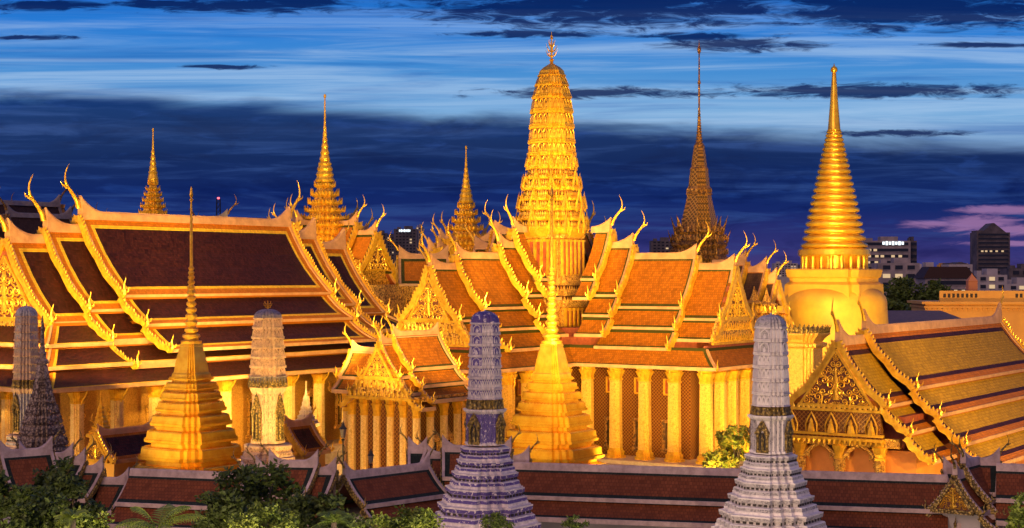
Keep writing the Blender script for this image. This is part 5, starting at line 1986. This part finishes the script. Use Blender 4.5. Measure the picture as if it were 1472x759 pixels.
limb_tree('topiary_bush', 'small clipped bush right of the violet prang base', 826, 108, 742, 18, 'bush', n=3000, size=.13, seed=12, hh=1.0, leaf=(LEAF_D, LEAF_M), depth=1)
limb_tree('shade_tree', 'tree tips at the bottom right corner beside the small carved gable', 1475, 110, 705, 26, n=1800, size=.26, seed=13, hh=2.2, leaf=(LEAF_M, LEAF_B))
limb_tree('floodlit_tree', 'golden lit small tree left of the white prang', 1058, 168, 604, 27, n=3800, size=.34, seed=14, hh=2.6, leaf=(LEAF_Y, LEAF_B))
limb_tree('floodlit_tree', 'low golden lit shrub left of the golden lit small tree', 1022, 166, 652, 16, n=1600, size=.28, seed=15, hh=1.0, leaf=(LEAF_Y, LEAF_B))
fan_palm('fan shaped palm with broad green fronds at lower left', 226, 102, 700, 88, 13, LEAF_B, 1, lean=.95)
fan_palm('small yellow green palm below the bushy lower left tree', 105, 92, 722, 34, 13, LEAF_B, 2)
fan_palm('dark small palm right of the airy tree at the bottom', 480, 96, 722, 40, 13, LEAF_M, 3)

# ------------------------------------------------------------------ city behind
CITY = 'city buildings on the horizon'


def block(label, px0, px1, py, Y, dep_=30, wall=CONC, floors=8, mode='bands', lit=0, roof=None, ybot=430, rz=0.0, name='office_building', sign=None, seed=0, gh=.28):
    rnd = random.Random(seed)
    s = S_(Y)
    dep = 12 + dep_ * .05
    W = (px1 - px0) * s; H = Z_(py, Y)
    t = thing(name, label, 'building', (X_((px0 + px1) / 2, Y), Y, 0), rz, CITY)
    b = MB()
    b.box((0, dep / 2, H / 2), (W, dep, H), 0, 0)
    if roof != 'gable':
        b.box((W * .1, dep / 2, H + 1.2), (W * .35, dep * .5, 2.4), 0, 0)
        b.box((-W * .3, dep / 2, H + .8), (W * .15, dep * .3, 1.6), 0, 0)
    b.build('wall', wall, t)
    zb = max(Z_(ybot, Y), 0)
    fh = (H - zb) / floors
    pieces = {}

    def pane(x, y, zz, w_, h_, nm, mt):
        k = (nm, round(w_, 2), round(h_, 2))
        if k not in pieces:
            q = MB(); q.box((0, 0, 0), (w_, .3, h_)); q.box((0, .1, -h_ / 2 - .15), (w_ * 1.06, .5, .25), 0, 1)
            o = q.build(nm, [mt, wall], t); o.location = (x, y, zz); pieces[k] = o
        else:
            dup_part(pieces[k], (x, y, zz))
    for f in range(floors):
        z0 = zb + fh * (f + .25); z1 = zb + fh * (f + .72)
        if mode == 'bands':
            pane(0, -.17, (z0 + z1) / 2, W * .9, z1 - z0, 'ribbon_window', WIN)
            if lit and rnd.random() < lit:
                for j in range(rnd.randint(2, 5)):
                    pane((-.4 + .16 * j + rnd.uniform(0, .08)) * W, -.24, (z0 + z1) / 2, W * .07, (z1 - z0) * .8, 'lit_window', LIT)
        else:
            nx = max(3, int(W / (fh * 1.3)))
            if floors * nx > 95: nx = 95 // floors
            for j in range(nx):
                x = -W * .44 + W * .88 * (j + .5) / nx
                on = rnd.random() < lit
                pane(x, -.17, (z0 + z1) / 2, W * .88 / nx * .6, z1 - z0, 'lit_window' if on else 'window', LIT if on else WIN)
    if roof == 'gable':
        r_ = MB()
        r_.hexa([(-W * .34, 0, H), (W * .38, 0, H), (W * .38, dep, H), (-W * .34, dep, H), (-.5, 0, H + W * gh), (.5, 0, H + W * gh), (.5, dep, H + W * gh), (-.5, dep, H + W * gh)], 0)
        r_.box((-W * .38, dep / 2, H + W * .03), (W * .2, dep * .8, W * .06))
        r_.build('roof', CONC_D, t)
    if roof == 'hip':
        r_ = MB()
        r_.box((0, dep / 2, H + 2), (W * 1.1, dep * 1.1, 4), 0, 0, .7)
        r_.build('roof', T_DUSK, t)
    if sign:
        r_ = MB()
        n_ = 7
        for j in range(n_):
            r_.box((W * (sign[0] + sign[1] * j / n_), -.4, H - (1.4 if sign[2] is None else sign[2])), (W * sign[1] / n_ * .7, .3, 1.6 + .5 * (j % 2)), 0, 0)
        r_.build('lit_sign', LITW, t)
    return t


block('wide horizontally banded office block beside the bell chedi', 1238, 1309, 346, 900, 60, CONC, 7, 'bands', .35, None, 408, sign=(-.05, .45, None), seed=3)
block('narrow dark side wing right of the banded office block', 1309, 1318, 346, 905, 50, CONC_D, 7, 'bands', 0, None, 408, seed=4)
block('dark tower block with pointed roof at the far right', 1404, 1452, 334, 1000, 50, CONC_D, 11, 'bands', .1, 'gable', 400, seed=5)
block('pale low block under the dark sky right of the office block', 1320, 1352, 384, 800, 40, CONC_P, 3, 'bands', .5, None, 420, sign=(-.25, .2, 3), seed=6)
block('small yellowish block between pale low blocks', 1352, 1364, 385, 790, 30, PALACE, 3, 'grid', .1, None, 420, seed=7)
block('white gabled warehouse left of the pointed tower', 1364, 1398, 380, 780, 40, CONC_P, 2, 'grid', 0, 'gable', 415, seed=8, gh=.1)
block('pinkish balconied block below the pointed tower', 1404, 1448, 395, 620, 40, CONC_P, 4, 'grid', .3, None, 440, seed=9)
block('pinkish low annex at the right edge', 1448, 1490, 408, 620, 40, CONC_P, 3, 'grid', .2, None, 440, seed=10)
block('dark low block beyond the right edge annex', 1450, 1500, 386, 800, 40, CONC_D, 3, 'grid', .1, None, 420, seed=11)
block('brown low block below the banded office block', 1262, 1322, 378, 760, 30, CONC, 3, 'grid', .15, None, 415, seed=12)
block('slim residential tower with bright sign left of the slim golden spire', 566, 600, 329, 1300, 40, CONC_D, 14, 'grid', .10, None, 390, sign=(-.25, .5, None), seed=13)
block('slim residential tower right of the tower with bright sign', 598, 608, 326, 1350, 40, CONC, 14, 'grid', .12, None, 390, seed=14)
block('dim residential tower left of the tower with bright sign', 536, 556, 335, 1400, 40, CONC_D, 13, 'grid', .06, None, 390, seed=15)
block('dim low tower between two towers near the slim spire', 556, 567, 340, 1380, 40, CONC_D, 12, 'grid', .05, None, 390, seed=16)
block('dark block in the gap left of the thin dark spire', 936, 970, 346, 1100, 40, CONC_D, 10, 'grid', .05, None, 390, seed=17)
block('low white building behind the dark treetops near the bell chedi', 1330, 1400, 400, 560, 30, CONC, 2, 'bands', .3, 'hip', 425, seed=18)
for i, (px0, px1, py, Y) in enumerate(((1270, 1330, 398, 1500), (1455, 1560, 392, 1500), (480, 560, 380, 1600), (600, 700, 382, 1600), (850, 960, 380, 1500), (1120, 1160, 384, 1500), (0, 120, 384, 1600))):
    block('distant low city block %s' % ('behind the banded office block', 'at the far right edge', 'behind the spired hall', 'beside the slim spire', 'between central tower and thin spire', 'left of the bell chedi', 'at the far left')[i],
          px0, px1, py, Y, 60, CONC_D, 4, 'grid', .12, None, 395, seed=30 + i)
rc_ = random.Random(77)
spots_ = [(1258, 'left of the treetops'), (1290, 'over the nearer treetop'), (1318, 'just right of the banded block'), (1342, 'behind the pale low block'), (1368, 'behind the white warehouse'),
          (1388, 'left foot of the pointed tower'), (1430, 'right foot of the pointed tower'), (1462, 'at the right picture edge'), (548, 'left of the bright sign tower'), (620, 'right of the bright sign tower'),
          (930, 'left of the thin dark spire'), (1130, 'in the gap left of the bell chedi'), (860, 'right of the central tower'), (300, 'below the radio mast')]
for i, (px, wh) in enumerate(spots_):
    hw_ = rc_.uniform(9, 17)
    block('hazy little city block ' + wh, px - hw_, px + hw_, rc_.uniform(374, 390), rc_.uniform(1100, 1700), 40, (CONC, CONC_D, CONC_P)[i % 3], rc_.choice((4, 5, 6)), 'grid', .22, None, 398, seed=100 + i)
# floodlit ochre ministry building
Y = 330
s = S_(Y)
t = thing('ministry_building', 'long ochre floodlit building with balustraded parapet at the right', 'building', (X_(1330, Y), Y, 0), R(-4), None)
b = MB()
L = 60
H = Z_(437, Y)
b.box((L / 2, 8, H / 2), (L, 16, H), 0, 0)
b.box((L / 2, 8, H + .25), (L + 1.6, 17.6, .5), 0, 0)
b.box((L / 2, 8, H - .6), (L + .6, 16.7, .35), 0, 0)
b.build('wall', PALACE, t)
b = MB()
for k in range(60):
    b.box((.5 + k * 1.0, -.45, H - 1.05), (.35, .3, .4))
b.build('dentils', PALACE, t)
b = MB()
b.box((L / 2 + 1, 1.0, H + 1.6), (L - 4, .5, 2.2), 0, 0)
for k in range(60):
    x = 4.0 + k * .9
    if int(k / 8) % 2 == 0:
        b.box((x, .70, H + 1.7), (.5, .12, .8), 0, 1)
b.build('parapet', [PALACE, DARKN], t)
flood((X_(1400, 300), 290, 2), (X_(1400, 330), 330, 16), 42 * K, 110, AMB)
flood((X_(1340, 300), 295, 2), (X_(1345, 330), 330, 16), 22 * K, 110, AMB)
# ochre roof turret (pointed)
t = thing('pointed_turret', 'small orange pointed turret rising behind the ochre building', 'turret', (X_(1397, 345), 345, 0), 0)
b = MB()
z = lambda y: Z_(y, 345)
b.loft([(1, 1), (-1, 1), (-1, -1), (1, -1)], [(0, 6.5 * S_(345)), (z(405), 6.5 * S_(345)), (z(404), 7 * S_(345)), (z(395), 1.0 * S_(345)), (z(393), .3 * S_(345))])
b.build('shaft', M('turret_orange', (.70, .25, .10), .7), t)
# low dull roof in front of it
t = thing('low_hall', 'low hall with flat pitched mauve grey roof right of the bell chedi', 'hall', (X_(1270, 290), 290, 0), R(0))
b = MB()
z = lambda y: Z_(y, 290)
s = S_(290)
b.hexa([(-4, -4, z(466)), (128 * s, -4, z(466)), (128 * s, 18, z(466)), (-4, 18, z(466)), (0, 8, z(448)), (100 * s, 8, z(448)), (100 * s, 9, z(448)), (0, 9, z(448))], 0)
b.build('roof', M('mauve_tiles', (.20, .13, .12), .7, 0, (.14, .09, .09), 'noise', 1.5, .2), t)
b = MB()
b.box((62 * s, 7, z(466) / 2), (118 * s, 16, z(466))); b.build('wall', CONC, t)
# dark city treetops
for i, (px, top, hw, Y) in enumerate(((1300, 402, 30, 420), (1340, 408, 26, 415), (1290, 428, 22, 380), (1320, 432, 26, 385))):
    limb_tree('park_tree', ('dark round treetop right of the bell chedi', 'dark treetop further right of the bell chedi', 'lower treetop touching the bell chedi', 'lower treetop above the ochre building end')[i],
              px, Y, top, hw, n=2600, size=.9, seed=50 + i, hh=4.5, leaf=(LEAF_D, LEAF_M), group='treetops beyond the temple wall')
# radio mast
t = thing('radio_mast', 'thin lattice radio mast with red light above the maroon ridge', 'mast', (X_(314, 700), 700, 0), 0)
b = MB()
zt = Z_(286, 700)
q = 1.6
for sx, sy in ((-1, -1), (1, -1), (1, 1), (-1, 1)):
    b.tube([(sx * q, sy * q, 0), (sx * q * .45, sy * q * .45, zt)], .13, 4)
n = 26
for i in range(n):
    z0 = zt * i / n; z1 = zt * (i + 1) / n
    a0 = q * (1 - .55 * i / n); a1 = q * (1 - .55 * (i + 1) / n)
    b.tube([(-a0, -a0, z0), (a1, -a1, z1)], .09, 3)
    b.tube([(a0, -a0, z0), (-a1, -a1, z1)], .09, 3)
    b.tube([(-a0, a0, z0), (a1, a1, z1)], .09, 3)
b.build('lattice', IRON, t)
b = MB(); b.loft(circle(8), [(zt, .5), (zt + .7, .5)]); b.build('beacon', REDL, t)
b = MB()
for i in range(9):
    pass
